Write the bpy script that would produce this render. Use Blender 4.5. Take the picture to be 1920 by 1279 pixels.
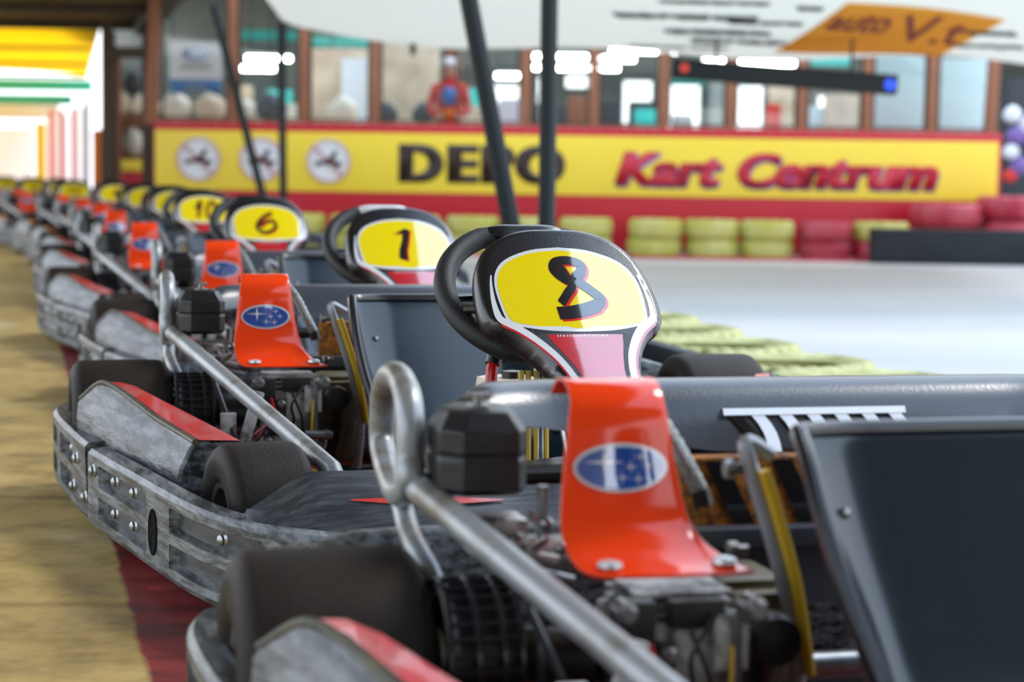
import bpy, bmesh, math, random
from mathutils import Vector, Matrix
random.seed(7)
R = math.radians
sc = bpy.context.scene
C = sc.collection
for o in list(bpy.data.objects): bpy.data.objects.remove(o)

# ---------------------------------------------------------------- camera
FPX, CH, ROLL = 3600.0, 0.68, 0.015
PITCH = math.atan((639.5-331)/FPX)
cam_d = bpy.data.cameras.new('camera'); cam = bpy.data.objects.new('camera', cam_d); C.objects.link(cam)
cam_d.sensor_fit = 'HORIZONTAL'; cam_d.sensor_width = 36.0; cam_d.lens = 36.0*FPX/1920.0
cam_d.clip_start = 0.05; cam_d.clip_end = 400
fw = Vector((0, math.cos(PITCH), -math.sin(PITCH))); rt = Vector((1, 0, 0)); up = Vector((0, math.sin(PITCH), math.cos(PITCH)))
cx = rt*math.cos(ROLL)+up*math.sin(ROLL); cy = up*math.cos(ROLL)-rt*math.sin(ROLL); cz = -fw
M = Matrix.Identity(4)
for i in range(3): M[i][0] = cx[i]; M[i][1] = cy[i]; M[i][2] = cz[i]
M[2][3] = CH
cam.matrix_world = M
cam_d.dof.use_dof = True; cam_d.dof.focus_distance = 3.06; cam_d.dof.aperture_fstop = 3.9; cam_d.dof.aperture_blades = 0
sc.camera = cam

# ---------------------------------------------------------------- world, sun, exposure
w = bpy.data.worlds.new('sky'); sc.world = w; w.use_nodes = True
nt = w.node_tree; nt.nodes.clear()
bg = nt.nodes.new('ShaderNodeBackground'); wo = nt.nodes.new('ShaderNodeOutputWorld')
tc = nt.nodes.new('ShaderNodeTexCoord'); sp = nt.nodes.new('ShaderNodeSeparateXYZ'); rp = nt.nodes.new('ShaderNodeValToRGB')
nt.links.new(tc.outputs['Generated'], sp.inputs[0]); nt.links.new(sp.outputs['Z'], rp.inputs[0])
rp.color_ramp.elements[0].position = 0.0; rp.color_ramp.elements[0].color = (0.93, 0.96, 1.0, 1)
rp.color_ramp.elements[1].position = 0.8; rp.color_ramp.elements[1].color = (0.55, 0.73, 1.0, 1)
nt.links.new(rp.outputs[0], bg.inputs['Color']); nt.links.new(bg.outputs[0], wo.inputs['Surface'])
bg.inputs['Strength'].default_value = 2.6
sun_d = bpy.data.lights.new('sun', 'SUN'); sun = bpy.data.objects.new('sun', sun_d); C.objects.link(sun)
sun_d.energy = 1.6; sun_d.angle = R(14); sun_d.color = (1.0, 0.95, 0.87)
sun.rotation_euler = Vector((0.62, 0.45, 0.95)).to_track_quat('Z', 'Y').to_euler()
sc.view_settings.view_transform = 'Standard'; sc.view_settings.look = 'None'
sc.view_settings.gamma = 1.0; sc.view_settings.use_curve_mapping = False
sc.view_settings.exposure = 0.1

# ---------------------------------------------------------------- pixel helpers (measurements only)
cp_, sp_, cr_, sr_ = math.cos(PITCH), math.sin(PITCH), math.cos(ROLL), math.sin(ROLL)
def ray(x, y):
    a = x-960; b = y-639.5
    a, b = a*cr_+b*sr_, -a*sr_+b*cr_
    dy = cp_-b/FPX*sp_
    return a/FPX/dy, (-sp_-b/FPX*cp_)/dy
def at(x, y, Y):
    r = ray(x, y); return Vector((r[0]*Y, Y, CH+r[1]*Y))

# ---------------------------------------------------------------- materials
def mat(name, col, rough=0.5, metal=0.0, coat=0.0, emit=None, es=1.0, spec=0.5, var=None, vs=20.0, bump=0.0, bs=60.0, stretch=(1, 1, 1), ramp=(0.35, 0.7), trans=0.0):
    m = bpy.data.materials.new(name); m.use_nodes = True
    n = m.node_tree.nodes; L = m.node_tree.links; b = n['Principled BSDF']
    b.inputs['Base Color'].default_value = (*col, 1); b.inputs['Roughness'].default_value = rough
    b.inputs['Metallic'].default_value = metal; b.inputs['Coat Weight'].default_value = coat; b.inputs['Coat Roughness'].default_value = 0.04; b.inputs['Coat IOR'].default_value = 2.35 if coat >= 0.9 else (1.8 if coat else 1.5)
    b.inputs['Specular IOR Level'].default_value = spec
    if trans: b.inputs['Transmission Weight'].default_value = trans
    if emit: b.inputs['Emission Color'].default_value = (*emit, 1); b.inputs['Emission Strength'].default_value = es
    t = n.new('ShaderNodeTexCoord'); mp = n.new('ShaderNodeMapping'); mp.inputs['Scale'].default_value = stretch
    L.new(t.outputs['Object'], mp.inputs[0])
    if var:
        nz = n.new('ShaderNodeTexNoise'); nz.inputs['Scale'].default_value = vs; nz.inputs['Detail'].default_value = 6; nz.inputs['Roughness'].default_value = 0.65
        L.new(mp.outputs[0], nz.inputs['Vector'])
        r = n.new('ShaderNodeValToRGB'); r.color_ramp.elements[0].position = ramp[0]; r.color_ramp.elements[1].position = ramp[1]
        r.color_ramp.elements[0].color = (*col, 1); r.color_ramp.elements[1].color = (*var, 1)
        L.new(nz.outputs[0], r.inputs[0]); L.new(r.outputs[0], b.inputs['Base Color'])
    if bump:
        nb = n.new('ShaderNodeTexNoise'); nb.inputs['Scale'].default_value = bs; nb.inputs['Detail'].default_value = 4
        L.new(mp.outputs[0], nb.inputs['Vector'])
        bp = n.new('ShaderNodeBump'); bp.inputs['Strength'].default_value = bump; bp.inputs['Distance'].default_value = 0.003
        L.new(nb.outputs[0], bp.inputs['Height']); L.new(bp.outputs[0], b.inputs['Normal'])
    return m
MT = dict(
    black=mat('black_plastic', (0.007, 0.007, 0.008), 0.36, spec=0.45, bump=0.15, bs=90, var=(0.018, 0.018, 0.019), vs=14),
    satin=mat('satin_black', (0.009, 0.009, 0.011), 0.27, spec=0.6, bump=0.08, bs=300),
    wheelgrip=mat('grip_black', (0.010, 0.010, 0.011), 0.55, bump=0.3, bs=500),
    seat=mat('seat_plastic', (0.010, 0.020, 0.029), 0.17, spec=0.7, var=(0.014, 0.026, 0.038), vs=6, bump=0.03, bs=30),
    plate=mat('rear_plate_plastic', (0.040, 0.045, 0.058), 0.30, spec=0.7, var=(0.06, 0.068, 0.082), vs=5, bump=0.1, bs=200),
    scuff=mat('scuffed_plastic', (0.014, 0.017, 0.020), 0.40, var=(0.19, 0.21, 0.22), vs=9, stretch=(4, .8, 6), ramp=(0.44, 0.66), bump=0.5, bs=20),
    scuff2=mat('scuffed_plastic_light', (0.020, 0.024, 0.027), 0.38, var=(0.23, 0.25, 0.26), vs=11, stretch=(4, .7, 7), ramp=(0.40, 0.66), bump=0.5, bs=18),
    hole=mat('hole_shadow_black', (0.003, 0.003, 0.003), 0.9, spec=0.1),
    olive=mat('dusty_edge', (0.10, 0.085, 0.04), 0.5, var=(0.03, 0.03, 0.03), vs=20, bump=0.3),
    recess=mat('recess_shade_plastic', (0.010, 0.011, 0.013), 0.5, var=(0.075, 0.08, 0.085), vs=12, stretch=(4, 1, 6)),  # darker bumper plastic; the shade of the pockets is put into the colour
    nose=mat('nose_plastic', (0.02, 0.026, 0.035), 0.3, var=(0.10, 0.11, 0.12), vs=9, stretch=(1.2, 5, 5), ramp=(0.45, 0.8), bump=0.2, bs=20),
    tyre=mat('tyre_rubber', (0.012, 0.0075, 0.0055), 0.62, spec=0.25, var=(0.022, 0.015, 0.011), vs=8, bump=0.25, bs=150),
    rim=mat('wheel_rim', (0.10, 0.10, 0.10), 0.4, metal=0.7),
    tube=mat('worn_silver_paint', (0.34, 0.36, 0.37), 0.36, metal=0.35, var=(0.15, 0.12, 0.08), vs=10, stretch=(1, 1, 1), ramp=(0.50, 0.70), bump=0.2, bs=30),
    steel=mat('steel', (0.38, 0.38, 0.38), 0.3, metal=0.9, var=(0.2, 0.2, 0.2), vs=30),
    alu=mat('cast_aluminium', (0.58, 0.57, 0.55), 0.42, metal=0.5, var=(0.12, 0.11, 0.10), vs=26, ramp=(0.45, 0.62), bump=0.5, bs=60),
    dark=mat('dark_metal', (0.010, 0.0095, 0.009), 0.42, metal=0.3, var=(0.028, 0.025, 0.022), vs=30),
    greasy=mat('greasy_housing', (0.14, 0.11, 0.05), 0.5, var=(0.04, 0.035, 0.025), vs=18, ramp=(0.4, 0.7)),
    orange=mat('orange_red_cover', (0.90, 0.055, 0.008), 0.12, spec=0.5),
    red=mat('red_sticker', (0.62, 0.010, 0.02), 0.16, coat=0.9, var=(0.45, 0.02, 0.03), vs=12),
    redworn=mat('worn_red_sticker', (0.62, 0.03, 0.03), 0.32, coat=0.3, var=(0.50, 0.20, 0.19), vs=9, ramp=(0.48, 0.8), stretch=(3, 1, 3)),
    redpaint=mat('red_tube_paint', (0.50, 0.01, 0.012), 0.3),
    yellow=mat('yellow_number_field', (0.95, 0.72, 0.006), 0.08, coat=1.0),
    white=mat('white_sticker', (0.76, 0.76, 0.76), 0.15, coat=0.9),
    numblack=mat('number_black', (0.015, 0.013, 0.013), 0.12, coat=1.0),
    numred=mat('number_red', (0.75, 0.02, 0.015), 0.12, coat=1.0),
    blue=mat('emblem_blue', (0.012, 0.05, 0.28), 0.15, coat=1.0, var=(0.02, 0.10, 0.42), vs=9),
    silver=mat('emblem_silver', (0.66, 0.68, 0.70), 0.25, metal=0.3, coat=0.5),
    yedge=mat('yellow_edge', (0.62, 0.40, 0.02), 0.35),
    pad=mat('orange_foam', (0.42, 0.14, 0.008), 0.85, var=(0.07, 0.03, 0.008), vs=60, ramp=(0.42, 0.62), bump=0.6, bs=120),
    braid=mat('braided_hose', (0.14, 0.15, 0.14), 0.5, metal=0.4, var=(0.4, 0.42, 0.4), vs=160),
    pole=mat('pole_paint', (0.010, 0.016, 0.018), 0.5, spec=0.3),
    wood=mat('brown_frame', (0.30, 0.11, 0.05), 0.55, var=(0.22, 0.08, 0.035), vs=6, stretch=(4, 4, .6)),
    darkwood=mat('dark_timber', (0.035, 0.02, 0.011), 0.6, var=(0.07, 0.045, 0.02), vs=5),
    signred=mat('sign_red', (0.52, 0.010, 0.025), 0.4),
    signyel=mat('sign_yellow', (0.90, 0.66, 0.045), 0.4, var=(0.86, 0.62, 0.04), vs=1.2),
    signblk=mat('sign_black', (0.03, 0.012, 0.01), 0.4),
    signwht=mat('sign_white', (0.75, 0.76, 0.78), 0.4),
    tyreyel=mat('yellow_painted_tyre', (0.46, 0.44, 0.05), 0.55, var=(0.60, 0.58, 0.22), vs=5, ramp=(0.35, 0.7), bump=0.5, bs=14),
    tyreyel2=mat('weathered_yellow_tyre', (0.20, 0.20, 0.03), 0.6, var=(0.50, 0.49, 0.20), vs=7, ramp=(0.36, 0.62), bump=0.6, bs=20),
    tyrered=mat('red_painted_tyre', (0.42, 0.012, 0.045), 0.5, var=(0.50, 0.09, 0.11), vs=5, bump=0.4, bs=14),
    barrier=mat('black_barrier_rubber', (0.008, 0.012, 0.016), 0.6, spec=0.3, var=(0.018, 0.024, 0.03), vs=3),
    
    tarptx=mat('tarp_print', (0.05, 0.055, 0.05), 0.8), tarptx2=mat('tarp_print_dark_red', (0.28, 0.05, 0.04), 0.8),
    roof=mat('roof_sheet', (0.22, 0.17, 0.07), 0.8, var=(0.14, 0.10, 0.04), vs=2),
    teal=mat('turquoise_paint', (0.04, 0.58, 0.50), 0.5), cyan=mat('pale_cyan_board', (0.50, 0.68, 0.70), 0.5, var=(0.62, 0.78, 0.80), vs=1.2),
    hallceil=mat('hall_ceiling', (0.10, 0.30, 0.27), 0.8, var=(0.22, 0.40, 0.36), vs=.6),
    hallwall=mat('hall_wall', (0.26, 0.30, 0.29), 0.8, var=(0.46, 0.44, 0.38), vs=0.8), beige=mat('beige_board', (0.72, 0.56, 0.40), 0.7, var=(0.40, 0.28, 0.18), vs=2.5),
    cream=mat('cream_fabric', (0.75, 0.66, 0.52), 0.7), charcoal=mat('charcoal', (0.03, 0.035, 0.04), 0.6),
    lampw=mat('tube_light', (0.9, 0.95, 0.9), 0.5, emit=(1.0, 1.0, 0.94), es=26.0), ledblue=mat('led_blue', (0.02, 0.05, 0.5), 0.5, emit=(0.02, 0.10, 1.0), es=1.0), ledred=mat('led_red', (0.3, 0.02, 0.02), 0.5, emit=(0.9, 0.08, 0.03), es=0.5),
    posterblue=mat('poster_blue', (0.01, 0.16, 0.50), 0.4), purple=mat('purple_cloth', (0.20, 0.12, 0.36), 0.6), skin=mat('skin', (0.62, 0.36, 0.25), 0.5),
    orangecloth=mat('orange_cloth', (0.85, 0.20, 0.02), 0.7), bluecloth=mat('blue_cloth', (0.10, 0.22, 0.55), 0.7), redcloth=mat('red_cloth', (0.70, 0.04, 0.03), 0.7), whitecloth=mat('white_cloth', (0.8, 0.8, 0.82), 0.8),
)
def fabric_translucent(name, col, fac=0.75):
    m = bpy.data.materials.new(name); m.use_nodes = True; n = m.node_tree.nodes; L = m.node_tree.links
    b = n['Principled BSDF']; b.inputs['Base Color'].default_value = (*col, 1); b.inputs['Roughness'].default_value = 0.8
    t = n.new('ShaderNodeBsdfTranslucent'); t.inputs[0].default_value = (*col, 1); mx = n.new('ShaderNodeMixShader'); mx.inputs[0].default_value = fac
    L.new(b.outputs[0], mx.inputs[1]); L.new(t.outputs[0], mx.inputs[2]); L.new(mx.outputs[0], n['Material Output'].inputs[0]); return m
MT['tarp'] = fabric_translucent('tarp_fabric', (0.74, 0.72, 0.61), .33)
MT['tarpor'] = fabric_translucent('tarp_orange', (0.98, 0.52, 0.05), .35)
MT['yroof'] = fabric_translucent('yellow_translucent_roof', (1.0, 0.72, 0.03))
MT['wsheet'] = fabric_translucent('white_translucent_sheet', (0.92, 0.93, 0.95))
def glass_mat():
    m = bpy.data.materials.new('window_glass'); m.use_nodes = True; n = m.node_tree.nodes; L = m.node_tree.links
    g = n.new('ShaderNodeBsdfGlossy'); g.inputs['Roughness'].default_value = 0.02; t = n.new('ShaderNodeBsdfTransparent'); t.inputs[0].default_value = (0.93, 0.96, 0.95, 1)
    mx = n.new('ShaderNodeMixShader'); f = n.new('ShaderNodeFresnel'); f.inputs[0].default_value = 1.5
    L.new(f.outputs[0], mx.inputs[0]); L.new(t.outputs[0], mx.inputs[1]); L.new(g.outputs[0], mx.inputs[2]); L.new(mx.outputs[0], n['Material Output'].inputs[0]); return m
MT['glass'] = glass_mat()

LC, LS = math.cos(R(14.6)), math.sin(R(14.6))
def floor_mat():
    m = bpy.data.materials.new('painted_floor'); m.use_nodes = True; n = m.node_tree.nodes; L = m.node_tree.links; b = n['Principled BSDF']
    tcn = n.new('ShaderNodeTexCoord')
    dp = n.new('ShaderNodeVectorMath'); dp.operation = 'DOT_PRODUCT'; dp.inputs[1].default_value = (LC, LS, 0); L.new(tcn.outputs['Object'], dp.inputs[0])
    def noise(s, d=6, stretch=None, r=.65):
        z = n.new('ShaderNodeTexNoise'); z.inputs['Scale'].default_value = s; z.inputs['Detail'].default_value = d; z.inputs['Roughness'].default_value = r
        if stretch:
            mp = n.new('ShaderNodeMapping'); mp.inputs['Scale'].default_value = stretch; mp.inputs['Rotation'].default_value = (0, 0, R(-8)); L.new(tcn.outputs['Object'], mp.inputs[0]); L.new(mp.outputs[0], z.inputs['Vector'])
        else: L.new(tcn.outputs['Object'], z.inputs['Vector'])
        return z
    def ramp(src, stops):
        r = n.new('ShaderNodeValToRGB'); e = r.color_ramp.elements
        while len(e) < len(stops): e.new(0.5)
        for k, (p, c) in enumerate(stops): e[k].position = p; e[k].color = (*c, 1)
        L.new(src, r.inputs[0]); return r
    def mix(f, a, c):
        x = n.new('ShaderNodeMix'); x.data_type = 'RGBA'
        if isinstance(f, float): x.inputs[0].default_value = f
        else: L.new(f, x.inputs[0])
        L.new(a, x.inputs[6]); L.new(c, x.inputs[7]); return x.outputs[2]
    def step(val, lo, hi):
        r = n.new('ShaderNodeMapRange'); r.inputs[1].default_value = lo; r.inputs[2].default_value = hi; L.new(val, r.inputs[0]); return r.outputs[0]
    ochre = ramp(noise(1.6, 8).outputs[0], [(0.30, (0.24, 0.17, 0.08)), (0.45, (0.46, 0.31, 0.10)), (0.58, (0.54, 0.38, 0.13)), (0.72, (0.55, 0.48, 0.34))])
    grime = ramp(noise(6, 9).outputs[0], [(0.34, (0.18, 0.16, 0.13)), (0.56, (1, 1, 1))])
    mu = n.new('ShaderNodeMix'); mu.data_type = 'RGBA'; mu.blend_type = 'MULTIPLY'; mu.inputs[0].default_value = 0.6; L.new(ochre.outputs[0], mu.inputs[6]); L.new(grime.outputs[0], mu.inputs[7])
    # concrete slab joints across the lane
    lv = n.new('ShaderNodeVectorMath'); lv.operation = 'DOT_PRODUCT'; lv.inputs[1].default_value = (-0.05, 1, 0); L.new(tcn.outputs['Object'], lv.inputs[0])
    ad = n.new('ShaderNodeMath'); ad.operation = 'PINGPONG'; ad.inputs[1].default_value = 0.5; L.new(lv.outputs['Value'], ad.inputs[0])
    jm = ramp(ad.outputs[0], [(0.0, (0.45, 0.42, 0.36)), (0.03, (1, 1, 1))])
    mj = n.new('ShaderNodeMix'); mj.data_type = 'RGBA'; mj.blend_type = 'MULTIPLY'; mj.inputs[0].default_value = 0.7; L.new(mu.outputs[2], mj.inputs[6]); L.new(jm.outputs[0], mj.inputs[7])
    redc = ramp(noise(3.5, 8, (1, 2.5, 1)).outputs[0], [(0.34, (0.025, 0.012, 0.010)), (0.50, (0.20, 0.012, 0.012)), (0.75, (0.30, 0.05, 0.04))])
    grey = ramp(noise(0.35, 8, (1, 3, 1)).outputs[0], [(0.3, (0.38, 0.38, 0.385)), (0.7, (0.52, 0.505, 0.49))])
    wob = noise(7, 3); wv = n.new('ShaderNodeMath'); wv.operation = 'MULTIPLY_ADD'; wv.inputs[1].default_value = 0.02; L.new(wob.outputs[0], wv.inputs[0]); L.new(dp.outputs['Value'], wv.inputs[2])
    c1 = mix(step(wv.outputs[0], 0.178, 0.188), mj.outputs[2], redc.outputs[0])
    c2 = mix(step(wv.outputs[0], 1.35, 1.37), c1, grey.outputs[0])
    # dark worn band on the ochre paint beside the karts
    L.new(c2, b.inputs['Base Color'])
    b.inputs['Roughness'].default_value = 0.42
    rr = n.new('ShaderNodeMapRange'); rr.inputs[3].default_value = 0.38; rr.inputs[4].default_value = 0.66; L.new(noise(2.2, 5).outputs[0], rr.inputs[0]); L.new(rr.outputs[0], b.inputs['Roughness'])
    bp = n.new('ShaderNodeBump'); bp.inputs['Strength'].default_value = 0.25; bp.inputs['Distance'].default_value = 0.004; L.new(noise(40, 5).outputs[0], bp.inputs['Height']); L.new(bp.outputs[0], b.inputs['Normal'])
    return m
MT['floor'] = floor_mat()

# ---------------------------------------------------------------- mesh helpers
def finish(name, bm, m, parent=None, smooth=True, ang=35):
    me = bpy.data.meshes.new(name)
    bmesh.ops.recalc_face_normals(bm, faces=bm.faces[:]) if not getattr(bm, 'keep', False) else None
    bm.to_mesh(me); bm.free()
    ms = m if isinstance(m, (list, tuple)) else [m]
    for k in ms: me.materials.append(MT[k])
    if smooth:
        me.shade_smooth()
        try: me.set_sharp_from_angle(angle=R(ang))
        except Exception: pass
    o = bpy.data.objects.new(name, me); C.objects.link(o)
    if parent: o.parent = parent
    return o
def thing(name, label, cat, loc=(0, 0, 0), rz=0, group=None):
    o = bpy.data.objects.new(name, None); C.objects.link(o); o.location = loc; o.rotation_euler = (0, 0, rz); o.empty_display_size = 0.1
    o['label'] = label; o['category'] = cat
    if group: o['group'] = group
    return o
def tag(o, label, cat, group=None):
    o['label'] = label; o['category'] = cat
    if group: o['group'] = group
    return o
def struct(o): o['kind'] = 'structure'; return o
def NB(): return bmesh.new()
def box(bm, c, s, rot=None, bev=0.0, mi=0):
    r = bmesh.ops.create_cube(bm, size=1.0); vs = r['verts']
    mx = Matrix.Translation(c) @ (rot.to_4x4() if rot else Matrix.Identity(4)) @ Matrix.Diagonal((*s, 1))
    bmesh.ops.transform(bm, matrix=mx, verts=vs)
    fs = list({f for v in vs for f in v.link_faces})
    for f in fs: f.material_index = mi
    if bev:
        es = list({e for v in vs for e in v.link_edges})
        bmesh.ops.bevel(bm, geom=es, offset=bev, segments=2, affect='EDGES', profile=0.7)
    return bm
def bar(bm, a, b, wx, wz, bev=0.0):
    a, b = Vector(a), Vector(b); d = b-a
    q = d.to_track_quat('Z', 'Y').to_matrix()
    return box(bm, (a+b)/2, (wx, wz, d.length), q, bev)
def smooth_path(pts, n=8, closed=False):
    P = [Vector(p) for p in pts]; out = []
    N = len(P); rng = range(N if closed else N-1)
    for i in rng:
        p1, p2 = P[i], P[(i+1) % N]
        p0 = P[(i-1) % N] if (closed or i > 0) else p1*2-p2
        p3 = P[(i+2) % N] if (closed or i < N-2) else p2*2-p1
        for k in range(n):
            t = k/n
            out.append(0.5*((2*p1)+(p2-p0)*t+(2*p0-5*p1+4*p2-p3)*t*t+(3*p1-p0-3*p2+p3)*t**3))
    if not closed: out.append(P[-1])
    return out
def tube(bm, pts, r, seg=12, closed=False, caps=True, flat=1.0):
    P = [Vector(p) for p in pts]; N = len(P)
    rad = r if isinstance(r, (list, tuple)) else [r]*N
    rings = []; prev = None
    for i in range(N):
        if closed: d = P[(i+1) % N]-P[(i-1) % N]
        else: d = P[min(i+1, N-1)]-P[max(i-1, 0)]
        d.normalize()
        if prev is None:
            a = Vector((0, 0, 1)) if abs(d.z) < 0.9 else Vector((1, 0, 0)); nrm = (a-d*a.dot(d)).normalized()
        else: nrm = (prev-d*prev.dot(d)).normalized()
        prev = nrm; bn = d.cross(nrm)
        rings.append([bm.verts.new(P[i]+(nrm*math.cos(2*math.pi*k/seg)*flat+bn*math.sin(2*math.pi*k/seg))*rad[i]) for k in range(seg)])
    for i in range(N if closed else N-1):
        A, B = rings[i], rings[(i+1) % N]
        for k in range(seg): bm.faces.new((A[k], A[(k+1) % seg], B[(k+1) % seg], B[k]))
    if caps and not closed: bm.faces.new(rings[0][::-1]); bm.faces.new(rings[-1])
    return bm
def lathe(bm, prof, origin, axis='x', seg=28, mi=0):
    """prof: list of (radius, axial) around an axis."""
    o = Vector(origin); rings = []
    for (r, a) in prof:
        ring = []
        for k in range(seg):
            t = 2*math.pi*k/seg; c, s = math.cos(t)*r, math.sin(t)*r
            v = {'x': Vector((a, c, s)), 'y': Vector((c, a, s)), 'z': Vector((c, s, a))}[axis]
            ring.append(bm.verts.new(o+v))
        rings.append(ring)
    for A, B in zip(rings, rings[1:]):
        for k in range(seg):
            f = bm.faces.new((A[k], A[(k+1) % seg], B[(k+1) % seg], B[k])); f.material_index = mi
    for rg in (rings[0], rings[-1]):
        try: f = bm.faces.new(rg); f.material_index = mi
        except Exception: pass
    return bm
def grid(bm, rows, closed_u=False, closed_v=False, mi=0):
    V = [[bm.verts.new(p) for p in r] for r in rows]
    nr, nc = len(V), len(V[0])
    for i in range(nr if closed_v else nr-1):
        for j in range(nc if closed_u else nc-1):
            try: f = bm.faces.new((V[i][j], V[i][(j+1) % nc], V[(i+1) % nr][(j+1) % nc], V[(i+1) % nr][j])); f.material_index = mi
            except Exception: pass
    return V
def solid(o, t, off=-1):
    md = o.modifiers.new('thickness', 'SOLIDIFY'); md.thickness = t; md.offset = off; return o
def poly2(bm, pts, step=None):
    """filled 2-D polygon in the XY plane, optionally cut into a grid"""
    vs = [bm.verts.new((p[0], p[1], 0)) for p in pts]
    es = [bm.edges.new((vs[i], vs[(i+1) % len(vs)])) for i in range(len(vs))]
    bmesh.ops.triangle_fill(bm, use_beauty=True, edges=es)
def cut(bm, step):
    for ax in (0, 1):
        cs = [v.co[ax] for v in bm.verts]; lo, hi = min(cs), max(cs)
        k = math.ceil(lo/step)
        while k*step < hi:
            co = [0, 0, 0]; co[ax] = k*step; no = [0, 0, 0]; no[ax] = 1
            bmesh.ops.bisect_plane(bm, geom=bm.verts[:]+bm.edges[:]+bm.faces[:], plane_co=co, plane_no=no, dist=1e-6)
            k += 1
def ribbon(bm, pts, wd, closed=False):
    """flat stroke in the XY plane; wd number or list"""
    P = [Vector((p[0], p[1], 0)) for p in pts]; N = len(P); W = wd if isinstance(wd, (list, tuple)) else [wd]*N
    L_, R_ = [], []
    for i in range(N):
        d = (P[(i+1) % N]-P[(i-1) % N]) if closed else (P[min(i+1, N-1)]-P[max(i-1, 0)])
        d.normalize(); n = Vector((-d.y, d.x, 0))*W[i]/2
        L_.append(bm.verts.new(P[i]+n)); R_.append(bm.verts.new(P[i]-n))
    for i in range(N if closed else N-1):
        j = (i+1) % N; bm.faces.new((R_[i], R_[j], L_[j], L_[i]))
def mapbm(bm, fn):
    for v in bm.verts: v.co = fn(v.co.x, v.co.y)
def text_bm(s, width=None, height=None, shear=0.0, offset=0.0, align='CENTER', spacing=1.0):
    cu = bpy.data.curves.new('lettering', 'FONT'); cu.body = s; cu.align_x = align; cu.shear = shear; cu.offset = offset; cu.resolution_u = 4; cu.space_character = spacing
    o = bpy.data.objects.new('lettering', cu); C.objects.link(o)
    me = bpy.data.meshes.new_from_object(o.evaluated_get(bpy.context.evaluated_depsgraph_get()))
    bpy.data.objects.remove(o); bm = bmesh.new(); bm.from_mesh(me); bpy.data.meshes.remove(me)
    xs = [v.co.x for v in bm.verts]; ys = [v.co.y for v in bm.verts]
    w_, h_ = max(xs)-min(xs), max(ys)-min(ys); mx, my = (max(xs)+min(xs))/2, (max(ys)+min(ys))/2
    sx = width/w_ if width else None; sy = height/h_ if height else None
    sx = sx or sy; sy = sy or sx
    for v in bm.verts: v.co = Vector(((v.co.x-mx)*sx, (v.co.y-my)*sy, 0))
    return bm

# ================================================================ SETTING
bm = NB(); grid(bm, [[(x, y, 0) for x in (-40, -10, 10, 40)] for y in (-10, 10, 30, 60)])
fl = struct(finish('floor', bm, 'floor', smooth=False))

WY = 17.5                       # plane of the sign wall
def wz(y0): return y0
# solid low wall behind the sign board
bm = NB(); box(bm, (0.57, WY+0.10, 0.555), (7.68, 0.14, 1.11), bev=0.01); struct(finish('wall_back', bm, 'signred'))
# ---- hall behind
bm = NB()
cols = [(200, 575, None), (575, 625, (150, 205)), (625, 930, None), (930, 975, (160, 195)), (975, 1008, None), (1008, 1042, (145, 200)), (1042, 1060, None), (1060, 1110, (142, 165)), (1110, 1168, None), (1168, 1222, (152, 236)), (1222, 1252, None), (1252, 1312, (150, 244)), (1312, 1380, None), (1380, 1430, (156, 246)), (1430, 1532, None), (1532, 1552, (180, 245)), (1552, 2000, None)]
for a0, a1, op in cols:
    xa, xb = at(a0, 200, 27.5).x, at(a1, 200, 27.5).x
    if op is None: box(bm, ((xa+xb)/2, 27.5, 1.6), (xb-xa, .2, 3.2))
    else:
        zt_, zb_ = at((a0+a1)/2, op[0], 27.5).z, at((a0+a1)/2, op[1], 27.5).z
        box(bm, ((xa+xb)/2, 27.5, zb_/2), (xb-xa, .2, zb_)); box(bm, ((xa+xb)/2, 27.5, (zt_+3.2)/2), (xb-xa, .2, 3.2-zt_))
struct(finish('wall_hall', bm, 'hallwall', smooth=False))
bm = NB(); bar(bm, (-4.42, 20.9, 1.15), (-5.75, 27.4, 1.15), .12, 2.3); struct(finish('wall_left', bm, 'darkwood', smooth=False))
bm = NB(); box(bm, (-3.0, -6.5, 1.6), (13.0, .3, 3.2)); box(bm, (-3.0, -6.34, .5), (13.0, .03, 1.0)); struct(finish('wall_unseen', bm, 'hallwall', smooth=False))  # unseen wall added behind the camera to darken reflections in the seats
bm = NB(); box(bm, (1.3, 24.4, 3.26), (13.8, 6.4, 0.12)); struct(finish('ceiling', bm, 'hallceil', smooth=False))  # shaped with an open front strip to let daylight onto the window displays
bm = NB(); box(bm, (7.9, 22.8, 1.6), (0.15, 9.2, 3.2)); struct(finish('wall_right', bm, 'hallwall', smooth=False))

# ---- window strip: posts, rails and panes
posts = [290, 435, 569, 702, 843, 986, 1115, 1246, 1373, 1507, 1630, 1752, 1873]
PX = [at(x, 170, WY).x for x in posts]
for i, x in enumerate(PX):
    bm = NB(); wdt = 0.16 if i == 4 else (0.12 if i in (0, 12) else 0.085)
    lean = -0.05 if i in (0, 12) else 0
    yy = WY+.62 if i == 4 else WY+.1
    bar(bm, (x+lean, yy, 1.10 if i != 4 else 0), (x, yy, 2.55), wdt, 0.10, 0.008)
    o = struct(finish('trim_%d' % (i+1), bm, 'wood'))
bm = NB(); bar(bm, (PX[0], WY+0.1, 1.125), (PX[-1], WY+0.1, 1.125), 0.16, 0.05, 0.006); struct(finish('trim_14', bm, 'wood'))
bm = NB(); bar(bm, (PX[0]-.05, WY+0.1, 2.6), (PX[-1]+.05, WY+0.1, 2.6), 0.16, 0.14, 0.006); struct(finish('trim_15', bm, 'darkwood'))
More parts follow.
